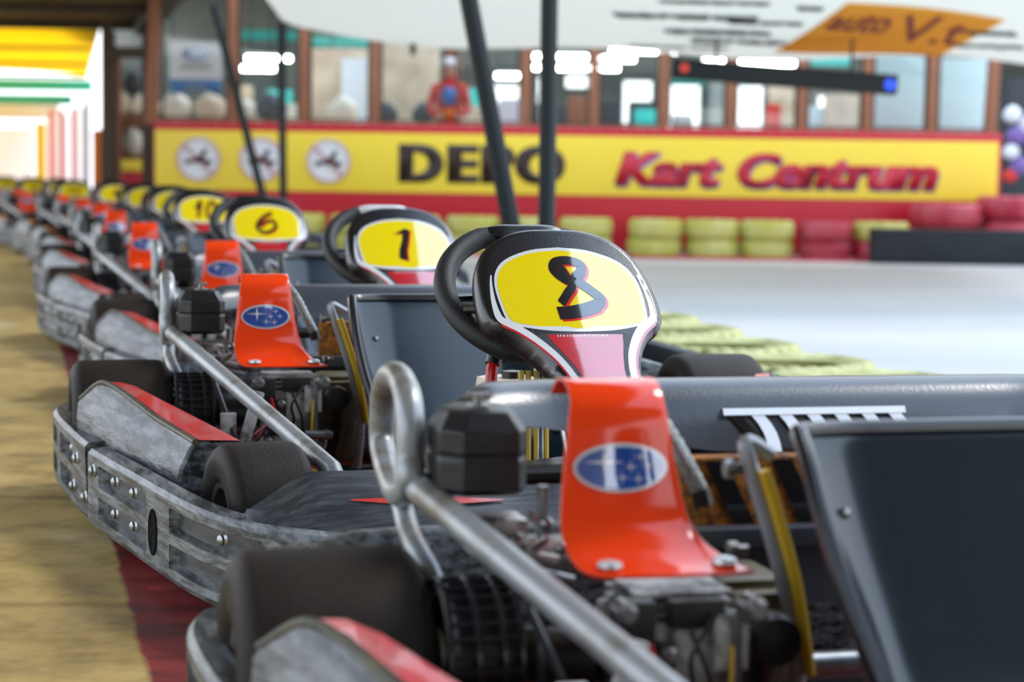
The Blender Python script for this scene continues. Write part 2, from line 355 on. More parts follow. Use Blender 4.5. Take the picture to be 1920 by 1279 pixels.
for i in range(12):
    x0, x1 = PX[i]+.05, PX[i+1]-.05
    e = bpy.data.objects.new('window_%d' % (i+1), None); C.objects.link(e); e.location = ((x0+x1)/2, WY+0.1, 1.15); struct(e)
    hw = (x1-x0)/2
    bm = NB(); box(bm, (0, 0.0, 0.70), (hw*2, 0.006, 1.36)); finish('pane', bm, 'glass', e, smooth=False)
    bm = NB(); 
    for sx in (-1, 1): box(bm, (sx*(hw-.008), 0, .70), (.02, .04, 1.38))
    box(bm, (0, 0, .02), (hw*2, .04, .02)); box(bm, (0, 0, 1.38), (hw*2, .04, .02)); finish('sash', bm, 'darkwood', e, smooth=False)

# ---- long sign board
z_r1, z_y1, z_y0 = 1.135, 1.055, 0.52
sb = thing('sign_board', 'long red and yellow advertising board with DEPO and Kart Centrum lettering below the windows', 'sign', (0.57, WY, 0))
X0, X1 = -3.27-0.57, 4.41-0.57
bm = NB(); box(bm, ((X0+X1)/2, 0, (z_r1+0.0)/2+.01), (X1-X0, 0.03, z_r1-0.02), bev=.004); finish('backing_board', bm, 'signred', sb)
bm = NB(); box(bm, ((X0+X1)/2-.01, -0.018, (z_y1+z_y0)/2), (X1-X0-.04, 0.008, z_y1-z_y0), bev=.003); finish('yellow_panel', bm, 'signyel', sb)
bm = NB()
for i in range(60): lathe(bm, [(0.010, 0), (0.008, -.008), (0.0005, -.011)], (X0+.06+i*(X1-X0-.12)/59, -0.015, 1.118), 'y', 6)
o = finish('rivet_row', bm, 'steel', sb); o['kind'] = 'stuff'
def sign_text(s, px0, px1, py0, py1, m, eps, shear=0, off=0.0, name='lettering', dx=0, dz=0, th=.004, bold=0.0, **k):
    a = at(px0, (py0+py1)/2, WY); b = at(px1, (py0+py1)/2, WY); t = at((px0+px1)/2, py0, WY); u = at((px0+px1)/2, py1, WY)
    bm = text_bm(s, b.x-a.x, t.z-u.z, shear, off, **k)
    if bold:
        me0 = bpy.data.meshes.new('t'); bm.to_mesh(me0); n0 = len(bm.verts)
        for sg_, dzz in ((-1, .0006), (1, .0012)):
            k0 = len(bm.verts); bm.from_mesh(me0); bm.verts.ensure_lookup_table()
            for v in bm.verts[k0:]: v.co.x += sg_*bold; v.co.z += dzz
        bpy.data.meshes.remove(me0)
    ex = bmesh.ops.extrude_face_region(bm, geom=bm.faces[:])
    vs = [g for g in ex['geom'] if isinstance(g, bmesh.types.BMVert)]
    for v in vs: v.co.z += th
    cxm, czm = (a.x+b.x)/2, (t.z+u.z)/2
    for v in bm.verts: v.co = Vector((cxm+v.co.x-0.57+dx, -0.024-eps-v.co.z, czm+v.co.y+dz))
    return finish(name, bm, m, sb, smooth=False)
sign_text('DEPO', 752, 1056, 271, 345, 'signblk', 0.0, off=0.04, spacing=1.2, bold=.022)
o = sign_text('Kart', 1155, 1352, 288, 352, 'purple', 0.0, shear=0.25, off=0.03, bold=.016, dx=.012, dz=-.008, name='lettering_shadow')
o = sign_text('Kart', 1155, 1352, 285, 348, 'signred', 0.006, shear=0.25, off=0.022, bold=.018)
o = sign_text('Centrum', 1385, 1755, 292, 357, 'purple', 0.0, shear=0.25, off=0.03, bold=.016, dx=.012, dz=-.008, name='lettering_shadow')
o = sign_text('Centrum', 1385, 1755, 289, 353, 'signred', 0.006, shear=0.25, off=0.022, bold=.018)
lab = ['leftmost round prohibition sign on the yellow board, a pictogram crossed out in red', 'middle round prohibition sign on the yellow board, half hidden by two dark poles', 'right-hand round prohibition sign on the yellow board, left of the word DEPO']
for i, (px, py) in enumerate([(372, 298), (490, 299), (616, 302)]):
    c = at(px, py, WY-.035); r = 0.2
    t = thing('prohibition_sign', lab[i], 'sign', c, 0, 'prohibition signs on the yellow board')
    bm = NB(); lathe(bm, [(r, 0.008), (r, -.002), (0.001, -.002)], (0, 0, 0), 'y', 40); finish('disc', bm, 'signwht', t)
    bm = NB(); tube(bm, [(math.cos(a)*(r-.014), -.004, math.sin(a)*(r-.014)) for a in [2*math.pi*k/40 for k in range(40)]], .014, 6, closed=True, flat=.3)
    finish('ring', bm, 'signred', t)
    bm = NB(); bar(bm, (-.13, -.012, .135), (.13, -.012, -.135), .026, .006); finish('slash', bm, 'signred', t, smooth=False)
    bm = NB()
    for q in ([(-.13, -.03), (-.11, .0), (-.06, -.005), (-.03, .02), (.03, .03), (.05, .0), (.12, -.01), (.13, -.04)], [(.0, .02), (.05, .09), (.08, .10), (.07, .05), (.05, .01)], [(-.12, -.05), (-.08, -.05), (-.08, -.02), (-.12, -.02)], [(.05, -.06), (.10, -.06), (.10, -.02), (.05, -.02)]):
        b2 = NB(); poly2(b2, q); me = bpy.data.meshes.new('x'); b2.to_mesh(me); b2.free(); bm.from_mesh(me); bpy.data.meshes.remove(me)
    for v in bm.verts: v.co = Vector((v.co.x, -.0075, v.co.y))
    finish('pictogram', bm, 'signblk', t, smooth=False)

# ---- things in the hall behind the windows
def cuboid(name, px0, px1, py0, py1, Y, m, label, cat, depth=0.3, group=None, bev=.02):
    a = at(px0, py1, Y); b = at(px1, py0, Y)
    if cat in ('cabinet', 'counter', 'box', 'curtain', 'shelf', 'bench', 'board') and Y < 26: a.z = 0.0
    if cat in ('sheet', 'banner', 'panel') and name != 'low_yellow_panel': a.z = 0.0
    bm = NB(); box(bm, (0, depth/2, (b.z-a.z)/2), (b.x-a.x, depth, b.z-a.z), bev=bev)
    o = finish(name, bm, m); o.location = ((a.x+b.x)/2, Y, a.z); return tag(o, label, cat, group)
def hall_light(px0, px1, py, Y, label, h=.05):
    a = at(px0, py, Y); b = at(px1, py, Y)
    t = thing('fluorescent_lamp', label, 'lamp', ((a.x+b.x)/2, Y, a.z), 0, 'fluorescent lamps under the hall ceiling')
    L_ = (b.x-a.x)/2
    bm = NB(); tube(bm, [(-L_, 0, 0), (L_, 0, 0)], h*.5, 10); finish('light_tube', bm, 'lampw', t)
    bm = NB(); box(bm, (0, 0, h*.5+.05), (L_*2.05, .12, .06), bev=.01); finish('housing', bm, 'charcoal', t)
    bm = NB()
    for s in (-1, 1): tube(bm, [(s*L_*.8, 0, h*.5+.08), (s*L_*.8, 0, 3.2-a.z)], .01, 6)
    finish('hanger', bm, 'charcoal', t)
for a in [(462, 545, 109, 20, 'bright fluorescent lamp behind the second window, upper of two'), (440, 515, 128, 22, 'fluorescent lamp low behind the second window'), (572, 628, 132, 21, 'short fluorescent lamp behind the third window from the left'),
          (1000, 1105, 106, 20, 'upper of the two long fluorescent lamps behind the sixth window'), (1000, 1110, 126, 21.5, 'lower of the two long fluorescent lamps behind the sixth window'), (1145, 1282, 94, 19.5, 'longest fluorescent lamp, just under the tarp edge right of the thick pole'),
          (1120, 1190, 110, 20.5, 'upper short fluorescent lamp behind the seventh window'), (1122, 1160, 128, 22, 'lower short fluorescent lamp behind the seventh window'), (1318, 1370, 116, 20, 'short fluorescent lamp above the black light bar, left one'), (1385, 1490, 118, 21, 'fluorescent lamp above the black light bar, right one'), (930, 975, 142, 22, 'small fluorescent lamp behind the slanting near pole')]:
    hall_light(a[0], a[1], a[2], a[3], a[4])
# daylight doorways at the back of the hall are openings in wall_hall; turquoise roof beams
for k, (x0, x1, y, Y, lab) in enumerate([(440, 560, 66, 24, 'turquoise roof beam behind the second window'), (575, 700, 78, 23, 'turquoise roof beam behind the third window'), (1380, 1600, 112, 22, 'turquoise roof beam above the black light bar'), (1250, 1500, 150, 25, 'turquoise roof beam crossing behind the black light bar')]):
    cuboid('roof_beam', x0, x1, y-9, y+9, Y, 'teal', lab, 'beam', .15)
cuboid('display_board', 585, 698, 92, 205, 20.5, 'beige', 'beige display board leaning behind the third window', 'board', .06)
cuboid('display_cabinet', 706, 822, 82, 232, 20.0, 'beige', 'pale wooden display cabinet behind the fourth window', 'cabinet', .4)
cuboid('counter', 860, 985, 200, 236, 19.3, 'beige', 'low beige counter behind the window next to the suited figure', 'counter', .5)
cuboid('white_box', 935, 980, 185, 236, 18.9, 'whitecloth', 'pale grey box standing beside the slanting near pole behind the glass', 'box', .3)
cuboid('cardboard_box', 1555, 1612, 178, 225, 19.5, 'beige', 'tan cardboard box behind the glass under the light bar', 'box', .4)
cuboid('curtain_panel', 1640, 1742, 105, 235, 18.2, 'cyan', 'pale cyan curtain panel behind the second window from the right', 'curtain', .03, 'pale curtain panels')
cuboid('curtain_panel', 1762, 1858, 110, 238, 18.2, 'cyan', 'pale cyan curtain panel behind the rightmost window', 'curtain', .03, 'pale curtain panels')
cuboid('shelf_unit', 1000, 1110, 195, 238, 20.5, 'charcoal', 'dark low shelf unit behind the sixth window', 'shelf', .4)
cuboid('shelf_unit', 1180, 1240, 190, 240, 23, 'charcoal', 'dark low shelf unit behind the seventh window', 'shelf', .4)
cuboid('shelf_unit', 1330, 1372, 150, 240, 22, 'hallwall', 'grey tall shelf unit behind the glass left of the light bar end', 'shelf', .4)
cuboid('shelf_unit', 1440, 1500, 150, 245, 22, 'beige', 'tan shelf unit behind the glass below the light bar', 'shelf', .4)
cuboid('bench', 440, 560, 195, 222, 19.5, 'cream', 'cream padded bench behind the second window', 'bench', .5)
LEDGE = 1.17
bm = NB(); box(bm, (-.1, 0, LEDGE/2), (3.1, .34, LEDGE), bev=.01); o = finish('ledge_counter', bm, 'cream'); o.location = (-1.72, 19.05, 0); tag(o, 'long cream counter just behind the left windows with cushions on it', 'counter')
for k_, (x0_, x1_, y0_, y1_, Y_, m_, l_) in enumerate([
    (440, 470, 160, 205, 20.3, 'beige', 'tan crate behind the slanting far pole'), (500, 545, 168, 205, 20.6, 'teal', 'turquoise crate right of the far upright pole'), (640, 690, 110, 150, 20.2, 'whitecloth', 'white crate stacked high behind the third window'),
    (870, 900, 165, 200, 19.8, 'teal', 'turquoise crate right of the suited figure'), (905, 930, 150, 200, 20.1, 'whitecloth', 'white crate left of the slanting near pole'), (1010, 1040, 175, 238, 19.6, 'beige', 'tan crate at the left of the sixth window'),
    (1065, 1105, 180, 238, 19.8, 'wood', 'brown crate at the right of the sixth window'), (1125, 1165, 190, 238, 19.6, 'charcoal', 'dark crate at the left of the seventh window'), (1190, 1235, 205, 240, 19.9, 'teal', 'turquoise crate at the right of the seventh window'),
    (1262, 1300, 215, 242, 19.7, 'hallwall', 'grey crate in front of the bright opening of the eighth window'), (1440, 1465, 195, 244, 19.8, 'redcloth', 'red crate left of the tan shelf below the light bar'), (1515, 1550, 200, 244, 19.9, 'cyan', 'pale cyan crate left of the tan cardboard box')]):
    cuboid('storage_crate', x0_, x1_, y0_, y1_, Y_, m_, l_, 'box', .25, 'storage crates in the hall')
def blob(name, px, py, Y, r, m, label, cat, group=None, sq=(1, 1, 1)):
    c = at(px, py, Y); bm = NB(); bmesh.ops.create_icosphere(bm, subdivisions=3, radius=r)
    if cat == 'cushion': c.z = LEDGE+r*sq[2]
    for v in bm.verts: v.co = Vector((v.co.x*sq[0], v.co.y*sq[1], v.co.z*sq[2]+r*sq[2]))*(1+.05*math.sin(v.co.x*31+v.co.z*17))
    o = finish(name, bm, m); o.location = c-Vector((0, 0, r*sq[2])); return tag(o, label, cat, group)
for k, (px, py, r, m, d) in enumerate([(330, 205, .16, 'cream', 'cream cushion at the left below the hanging poster'), (395, 203, .16, 'beige', 'tan cushion at the right below the hanging poster'), (462, 205, .12, 'cream', 'cream cushion behind the slanting far pole'), (510, 175, .16, 'charcoal', 'dark round cushion beside the far upright pole'),
                                       (645, 205, .15, 'cream', 'cream cushion in front of the beige display board'), (725, 170, .12, 'charcoal', 'dark round cushion at the left of the pale cabinet'), (795, 172, .12, 'charcoal', 'dark round cushion at the right of the pale cabinet')]):
    blob('cushion', px, py, 19.05, r, m, d, 'cushion', 'cushions behind the windows', (1, .6, .9))

# person in racing overalls behind the window
def person(px, py_top, Y, scale):
    base = at(px, py_top, Y)
    t = thing('person', 'person in white cap and red and blue overalls standing behind the fourth post', 'person', (base.x, Y, base.z-1.72*scale))
    me = bpy.data.meshes.new('body'); J = [(0, 0, .92), (0, 0, 1.15), (0, 0, 1.38), (0, -.01, 1.47), (0, -.02, 1.56), (0, -.02, 1.68), (-.18, 0, 1.38), (-.24, -.03, 1.12), (-.12, -.18, 1.02), (.18, 0, 1.38), (.24, -.03, 1.12), (.12, -.18, 1.04), (-.1, 0, .88), (-.11, -.01, .48), (-.12, 0, .08), (-.12, -.12, .04), (.1, 0, .88), (.11, -.01, .48), (.12, 0, .08), (.12, -.12, .04)]
    E_ = [(0, 1), (1, 2), (2, 3), (3, 4), (4, 5), (2, 6), (6, 7), (7, 8), (2, 9), (9, 10), (10, 11), (0, 12), (12, 13), (13, 14), (14, 15), (0, 16), (16, 17), (17, 18), (18, 19)]
    me.from_pydata([Vector(p)*scale for p in J], E_, []); o = bpy.data.objects.new('body', me); C.objects.link(o); o.parent = t
    sk = o.modifiers.new('skin', 'SKIN'); rr = [.15, .15, .16, .055, .095, .09, .075, .055, .045, .075, .055, .045, .10, .075, .05, .04, .10, .075, .05, .04]
    for v, r in zip(me.skin_vertices[0].data, rr): v.radius = (r*scale, r*scale*.8)
    me.skin_vertices[0].data[0].use_root = True
    o.modifiers.new('sub', 'SUBSURF').levels = 1; me.materials.append(MT['redcloth'])
    def part(nm, c, s, m):
        bm = NB(); bmesh.ops.create_icosphere(bm, subdivisions=3, radius=1)
        for v in bm.verts: v.co = Vector((c[0]+v.co.x*s[0], c[1]+v.co.y*s[1], c[2]+v.co.z*s[2]))*scale
        return finish(nm, bm, m, t)
    part('face', (0, -.045, 1.60), (.085, .085, .11), 'skin'); part('nose', (0, -.13, 1.59), (.014, .02, .02), 'skin')
    for s in (-1, 1): part('eye', (s*.032, -.125, 1.615), (.012, .008, .008), 'charcoal'); part('ear', (s*.086, -.03, 1.60), (.012, .02, .028), 'skin'); part('hand', (s*.10, -.21, 1.02), (.04, .05, .035), 'skin')
    part('mouth', (0, -.125, 1.555), (.024, .008, .006), 'redcloth')
    part('cap', (0, -.03, 1.68), (.10, .11, .065), 'whitecloth'); part('cap_peak', (0, -.14, 1.665), (.07, .07, .012), 'whitecloth')
    part('chest_panel', (0, -.09, 1.27), (.11, .07, .12), 'bluecloth'); part('sash', (0, -.09, 1.06), (.15, .085, .07), 'orangecloth')
    return t
person(843, 112, 17.88, 0.76)
c = at(843, 112, 17.88); bm = NB(); hz = c.z-1.72*.76-.002; box(bm, (0, 0, hz/2), (.4, .3, hz), bev=.01); o = finish('display_stand', bm, 'hallwall'); o.location = (c.x, 17.88, 0); tag(o, 'grey stand under the person in racing overalls', 'stand')

# hanging poster behind the first window
c = at(367, 180, 18.3)
t = thing('hanging_poster', 'white and blue poster with an oval emblem hanging inside the leftmost window', 'poster', (c.x, 18.3, c.z))
hgt = at(367, 78, 18.3).z-c.z; wd = at(415, 130, 18.3).x-at(317, 130, 18.3).x
bm = NB(); box(bm, (0, 0, hgt*.65), (wd, .012, hgt*.7)); finish('poster_sheet', bm, 'whitecloth', t, smooth=False)
bm = NB(); 
rows = []
for z in (0.0, 0.30): rows.append([((-.5+i/10)*wd*(.9 if z == 0 else 1), -.002, hgt*z+(.05*math.sin(i/10*math.pi) if z == 0 else 0)) for i in range(11)])
grid(bm, rows); solid(finish('blue_band', bm, 'posterblue', t), .01)
bm = NB(); lathe(bm, [(.001, -.012), (1, -.012), (1, 0)], (0, 0, 0), 'y', 28)
for v in bm.verts: v.co = Vector((v.co.x*.13, v.co.y, v.co.z*.07+hgt*.78))
finish('oval_emblem', bm, 'blue', t)
bm = NB()
for z, wk in ((.58, .26), (.52, .30)): box(bm, (0, -.008, hgt*z), (wk, .004, .02))
for s in (-1, 0, 1): box(bm, (s*.07, -.009, hgt*.17), (.05, .004, .03))
finish('print_lines', bm, 'hallwall', t, smooth=False)
bm = NB()
for s in (-1, 1): tube(bm, [(s*wd*.45, 0, hgt), (s*wd*.45, 0, 3.19-c.z)], .008, 6)
finish('hanging_cord', bm, 'charcoal', t)

# black light bar hanging over the track
a = at(1258, 128, 15.2); b = at(1680, 160, 15.2)
t = thing('light_bar', 'long black signal light bar with a blue lamp at its right end', 'signal', (a.x, 15.2, a.z))
L_ = Vector((b.x-a.x, 0, b.z-a.z))
bm = NB(); bar(bm, (0, 0, 0), L_, .16, .155, .01); finish('bar_housing', bm, 'pole', t)
bm = NB(); lathe(bm, [(.001, -.03), (.045, -.02), (.05, 0)], (L_.x-.06, -.062, L_.z), 'y', 16); finish('blue_lamp', bm, 'ledblue', t)
bm = NB(); lathe(bm, [(.001, -.03), (.035, -.02), (.04, 0)], (.10, -.062, 0.0), 'y', 16); finish('red_lamp', bm, 'ledred', t)
bm = NB()
for i in range(5): box(bm, (L_.x*(.25+.13*i), -.064, L_.z*(.25+.13*i)), (.16, .01, .09), bev=.01)
finish('lamp_window', bm, 'dark', t)
bm = NB()
for f in (.2, .8): tube(bm, [L_*f+Vector((0, 0, .05)), L_*f+Vector((0, 0, 1.6))], .012, 6)
finish('hanger', bm, 'charcoal', t)

# ---- tarp over the track
P00 = at(508, 22, 16.2); LOW = [(508, -30), (512, 20), (530, 45), (560, 56), (650, 68), (830, 84), (1000, 92), (1200, 100), (1450, 106), (1640, 108), (1800, 112), (1960, 124)]
lo = [at(x, y, 16.2) for x, y in LOW]; lo[0] = at(508, -40, 16.2)
def lowz(x):
    for p, q in zip(lo, lo[1:]):
        if p.x-1e-6 <= x <= q.x+1e-6 and q.x > p.x: return p.z+(q.z-p.z)*(x-p.x)/(q.x-p.x)
    return lo[-1].z
XL, XR = at(511, 20, 16.2).x, at(1990, 100, 16.2).x
def tarp_pt(x, s, eps=0.0):       # s 0 = far low edge, 1 = near high edge
    Y = 16.2-5.5*s; zl = lowz(x)
    z = zl+(2.62-1.78)*s*1.0+0.12*math.sin(s*math.pi)*-1+.03*math.sin(x*2.2+s*3)
    return Vector((x, Y, z-eps))
bm = NB(); xs = [XL+.005+(XR-XL)*((i/90)**1.6 if i < 90 else 1) for i in range(91)]
grid(bm, [[tarp_pt(x, s/24) for x in xs] for s in range(25)])
tarp = thing('tarp_canopy', 'off-white printed tarp stretched above the track with an orange printed patch', 'tarp')
finish('tarp_sheet', bm, 'tarp', tarp)
def tarp_solve(px, py, eps=.012):
    r = ray(px, py); lo_, hi = 0.0, 1.0
    def f(s): Y = 16.2-5.5*s; p = tarp_pt(r[0]*Y, s, eps); return p.z-(CH+r[1]*Y)
    for _ in range(30):
        m_ = (lo_+hi)/2
        if f(m_) < 0: lo_ = m_
        else: hi = m_
    Y = 16.2-5.5*lo_; return r[0]*Y, lo_
def uvquad(c):   # pixel quad -> (x,s) bilinear
    q = [tarp_solve(*p) for p in c]
    def fn(u, v, eps):
        x = (q[0][0]*(1-u)+q[1][0]*u)*(1-v)+(q[3][0]*(1-u)+q[2][0]*u)*v
        s = (q[0][1]*(1-u)+q[1][1]*u)*(1-v)+(q[3][1]*(1-u)+q[2][1]*u)*v
        return tarp_pt(x, s, eps)
    return fn
fq = uvquad([(1450, 98), (1762, 106), (1885, 38), (1590, 6)])
bm = NB(); grid(bm, [[fq(i/24, j/10, .010) for i in range(25)] for j in range(11)]); solid(finish('orange_patch', bm, 'tarpor', tarp), .003, 0)
def tarp_text(s, quad, m, eps=.02, off=.0, shear=.2):
    bm = text_bm(s, 1, 1, shear, off); cut(bm, .1); f = uvquad(quad); mapbm(bm, lambda x, y: f(x+.5, y+.5, eps)); return finish('lettering', bm, m, tarp, smooth=False)
tarp_text('auto', [(1545, 55), (1660, 62), (1680, 26), (1565, 26)], 'tarptx2', off=.02)
tarp_text('V.t', [(1685, 78), (1800, 86), (1825, 35), (1700, 28)], 'tarptx2', off=.01)
def scrawl(px0, px1, py, h, seed):
    h = h*1.35     # rows of illegible hand-like print: short joined strokes
    rnd = random.Random(seed); bm = NB(); x = px0
    while x < px1-14:
        wl = rnd.uniform(30, 95); e = min(x+wl, px1); pts = []; n_ = int((e-x)/4)+2
        for i in range(n_):
            qx = x+(e-x)*i/(n_-1); pts.append((qx, py+(qx-px0)*.03+(h*.5 if i % 2 else -h*.5)*rnd.uniform(.5, 1)))
        P = [tarp_solve(*p) for p in pts]
        for p, q in zip(P, P[1:]):
            d = .028
            a_, b_ = tarp_pt(p[0]-d, p[1], .014), tarp_pt(p[0]+d, p[1], .014); c_, d_ = tarp_pt(q[0]+d, q[1], .014), tarp_pt(q[0]-d, q[1], .014)
            bm.faces.new([bm.verts.new(k) for k in (a_, b_, c_, d_)])
        x = e+rnd.uniform(8, 16)
    finish('print_line', bm, 'tarptx', tarp, smooth=False)
for k, (a_, b_, y_, h_) in enumerate([(1240, 1440, 2, 6), (1500, 1560, 16, 7), (1155, 1440, 28, 8), (1370, 1500, 42, 6), (1250, 1440, 58, 8), (1300, 1470, 76, 7), (1820, 1915, 62, 7), (1800, 1915, 86, 6), (1185, 1360, 86, 4)]): scrawl(a_, b_, y_, h_, k)
bm = NB(); tube(bm, smooth_path([tarp_pt(at(775, 70, 16.2).x, 0.02, .0), tarp_pt(at(775, 70, 16.2).x, 0.0, .06), at(780, 40, 16.0)]), .02, 8); finish('rope_tie', bm, 'pole', tarp)

# ---- poles holding the tarp
def pole(p0, p1, Y0, Y1, r, label, extra=None):
    a = at(p0[0], p0[1], Y0); b = at(p1[0], p1[1], Y1)
    d = b-a; foot = a+d*((0.02-a.z)/d.z)
    t = thing('canopy_pole', label, 'pole', foot, 0, 'dark steel poles of the track canopy')
    hi = b-foot; hi = hi*(1.0)
    bm = NB(); tube(bm, [(0, 0, 0), hi*.5, hi], r, 16); finish('pole_tube', bm, 'pole', t)
    bm = NB(); box(bm, (0, 0, 0), (.16, .16, .02), bev=.004); finish('base_plate', bm, 'pole', t)
    bm = NB(); lathe(bm, [(r*1.15, 0), (r*1.15, .05), (r*.9, .055)], (0, 0, .01), 'z', 16); finish('base_collar', bm, 'pole', t)
pole((957, 415), (804, -400), 8.0, 8.0, .039, 'thick dark pole slanting up to the left in front of the word DEPO')
pole((1025, 415), (1035, -400), 8.0, 8.0, .036, 'thick dark upright pole in front of the last letter of DEPO')
pole((492, 365), (400, 10), 16.0, 16.0, .036, 'thin dark far pole slanting up to the left by the middle prohibition sign')
pole((531, 365), (527, 42), 16.0, 16.0, .034, 'thin dark far upright pole beside the middle prohibition sign')

# ---- tyre barriers
def tyre_mesh(name, r, h, hole, m, seg=36, bead=.3):
    bm = NB(); prof = []
    N = 10
    for k in range(N+1):
        a = -math.pi/2+math.pi*k/N; prof.append((r-h*.28*(1-math.cos(a)**.6), h*.5+h*.5*math.sin(a)))
    prof = [(hole, h*.12)]+[(hole+.02, 0.01)]+prof+[(hole+.02, h-.01), (hole, h*.88), (hole+.03, h*.5), (hole, h*.12)]
    rings = []
    for i_, (rr, z) in enumerate(prof):
        g_ = .010 if 3 <= i_ <= 12 else 0.0
        rings.append([((rr-g_*(k % 4 == 0))*math.cos(2*math.pi*k/seg), (rr-g_*(k % 4 == 0))*math.sin(2*math.pi*k/seg), z-(.006*(k % 4 == 0) if 9 <= i_ <= 12 else 0)) for k in range(seg)])
    grid(bm, rings, closed_u=True)
    bmesh.ops.remove_doubles(bm, verts=bm.verts[:], dist=.0005)
    # ribs round the shoulder
    return finish(name, bm, m, ang=60)
def stack(px, ybase, n, m, r=.242, h=.165, who='', Y=None, colour=''):
    c = at(px, ybase, 16.9 if Y is None else Y)
    for k in range(n):
        pos = ['bottom', 'top'][k] if n == 2 else 'single'
        o = tyre_mesh('tyre_barrier', r*random.uniform(.97, 1.02), h, .15, m); o.location = (c.x+random.uniform(-.012, .012), c.y+random.uniform(-.02, .02), 0.0+k*(h+.001)); o.rotation_euler = (0, 0, random.uniform(0, 6))
        tag(o, '%s %s painted tyre, stack %s' % (pos, colour, who), 'tyre', 'painted tyre stacks along the sign wall')
names = {560: 'farthest left, just right of the far poles', 668: 'in front of the red band, second from the far poles', 776: 'behind the number 1 kart', 885: 'left of the slanting near pole', 990: 'behind the two near poles', 1097: 'right of the upright near pole', 1227: 'below the word Kart', 1334: 'below the gap between Kart and Centrum', 1436: 'below the C of Centrum'}
for px, who in names.items(): stack(px, 478, 2, 'tyreyel', who=who, colour='yellow')
stack(1545, 480, 2, 'tyrered', who='next to the last yellow stack', colour='red')
c = at(1650, 480, 16.9)
o = tyre_mesh('tyre_barrier', .25, .165, .15, 'tyrered'); o.location = (c.x, c.y, 0); tag(o, 'red painted tyre under a yellow one, left of the long black block', 'tyre', 'painted tyre stacks along the sign wall')
o = tyre_mesh('tyre_barrier', .25, .165, .15, 'tyreyel'); o.location = (c.x, c.y, .166); tag(o, 'yellow painted tyre on a red one, left of the long black block', 'tyre', 'painted tyre stacks along the sign wall')
def zt(px, py, Y): return at(px, py, Y).z
for (px, ytop, Y, r, lab) in [(1775, 382, 17.0, .32, 'red painted tyre lying behind the long black block, lower left one'), (1905, 368, 17.0, .35, 'large red painted tyre behind the right end of the long black block')]:
    c = at(px, ytop, Y); hh = .2; k = 0; zz = c.z-hh
    n_ = max(0, int(zz/.2)); 
    o = tyre_mesh('tyre_barrier', r, hh, .17, 'tyrered'); o.location = (c.x, Y, zz); tag(o, lab, 'tyre', 'red tyres behind the black block')
    o = tyre_mesh('tyre_barrier', r, zz-.004, .17, 'tyrered'); o.location = (c.x, Y, 0.0); tag(o, lab.replace('lying', 'underneath, lying').replace('large red painted tyre', 'red painted tyre under the large one'), 'tyre', 'red tyres behind the black block')
c = at(1915, 345, 17.6); o = tyre_mesh('tyre_barrier', .33, .2, .17, 'tyrered'); o.location = (c.x+.1, 17.75, .30+.0); tag(o, 'pinkish red tyre at the right edge of the picture, behind the others', 'tyre', 'red tyres behind the black block')
o = tyre_mesh('tyre_barrier', .33, .29, .17, 'tyrered'); o.location = (c.x+.1, 17.75, .0); tag(o, 'red tyre lowest in the rear stack at the right edge', 'tyre', 'red tyres behind the black block')
a = at(1632, 488, 16.2); b = at(1990, 492, 16.2); tz = at(1632, 428, 16.2).z
bm = NB(); box(bm, ((a.x+b.x)/2, 16.2, tz/2), (b.x-a.x, .25, tz), bev=.015); t_ = finish('barrier_block', bm, 'barrier'); tag(t_, 'long black rubber block lying in front of the red tyres', 'barrier')
# near row of lying yellow tyres
NY = [((1250, 612), 'yellow painted tyre lying flat, farthest of the near row'), ((1345, 640), 'yellow painted tyre lying flat, second farthest of the near row'), ((1468, 672), 'yellow painted tyre lying flat, third of the near row with a dark hollow'), ((1620, 705), 'yellow painted tyre lying flat, nearest of the row and cut by the kart rear bumper'), ((1180, 590), 'yellow painted tyre lying flat, mostly hidden behind the number 8 panel')]
for (p, lb) in NY:
    r = ray(*p); Y = (.16-CH)/r[1]; o = tyre_mesh('track_tyre', .28, .16, .17, 'tyreyel2', seg=120); o.location = (r[0]*Y, Y, 0); tag(o, lb, 'tyre', 'yellow tyres lying along the track edge')
r0 = Vector((.40, 6.45, 0)); r1 = Vector((.90, 4.35, 0)); d = (r1-r0)
bm = NB(); bar(bm, (0, 0, .10), d+Vector((0, 0, .10)), .05, .19, .008); o = finish('barrier_belt', bm, 'barrier'); o.location = r0-Vector((.15, 0, 0)); tag(o, 'low black rubber belt running along the near yellow tyres', 'barrier')
bm = NB(); box(bm, (1.2, 16.38, .012), (9.5, .10, .024), bev=.004); o = finish('kerb_strip', bm, 'signred'); tag(o, 'thin red painted kerb at the foot of the tyre wall', 'kerb')

# ================================================================ GO-KARTS (built once in kart space: x = image right, y = away, z = up)
TL = 1.2
def psurf(u, z, e=0.0):           # front surface of the tilted number fairing
    b = 0.014*(1-min(1, (u/.15)**2))
    if z >= .445: v = TL*(z-.5)
    elif z >= .36: v = -.066-1.9*(.445-z)
    else: v = -.2275-.55*(.36-z)
    return Vector((u, v-b-e, z))
HALF = [(0, .587), (.045, .585), (.085, .574), (.113, .554), (.130, .525), (.137, .49), (.136, .462), (.128, .449), (.105, .437), (.083, .420), (.064, .398), (.053, .37), (.048, .33), (.050, .29), (.060, .25), (.075, .215)]
def outline(): 
    R_ = smooth_path([(x, z, 0) for x, z in HALF], 4); R_ = [(p.x, p.y) for p in R_]
    return R_+[(-x, z) for x, z in R_[::-1][:-1]]
LAB = [(0, .561), (.045, .557), (.085, .545), (.107, .529), (.1165, .506), (.115, .475), (.111, .459), (.104, .4535), (.09, .4505), (.05, .446), (0, .4445)]
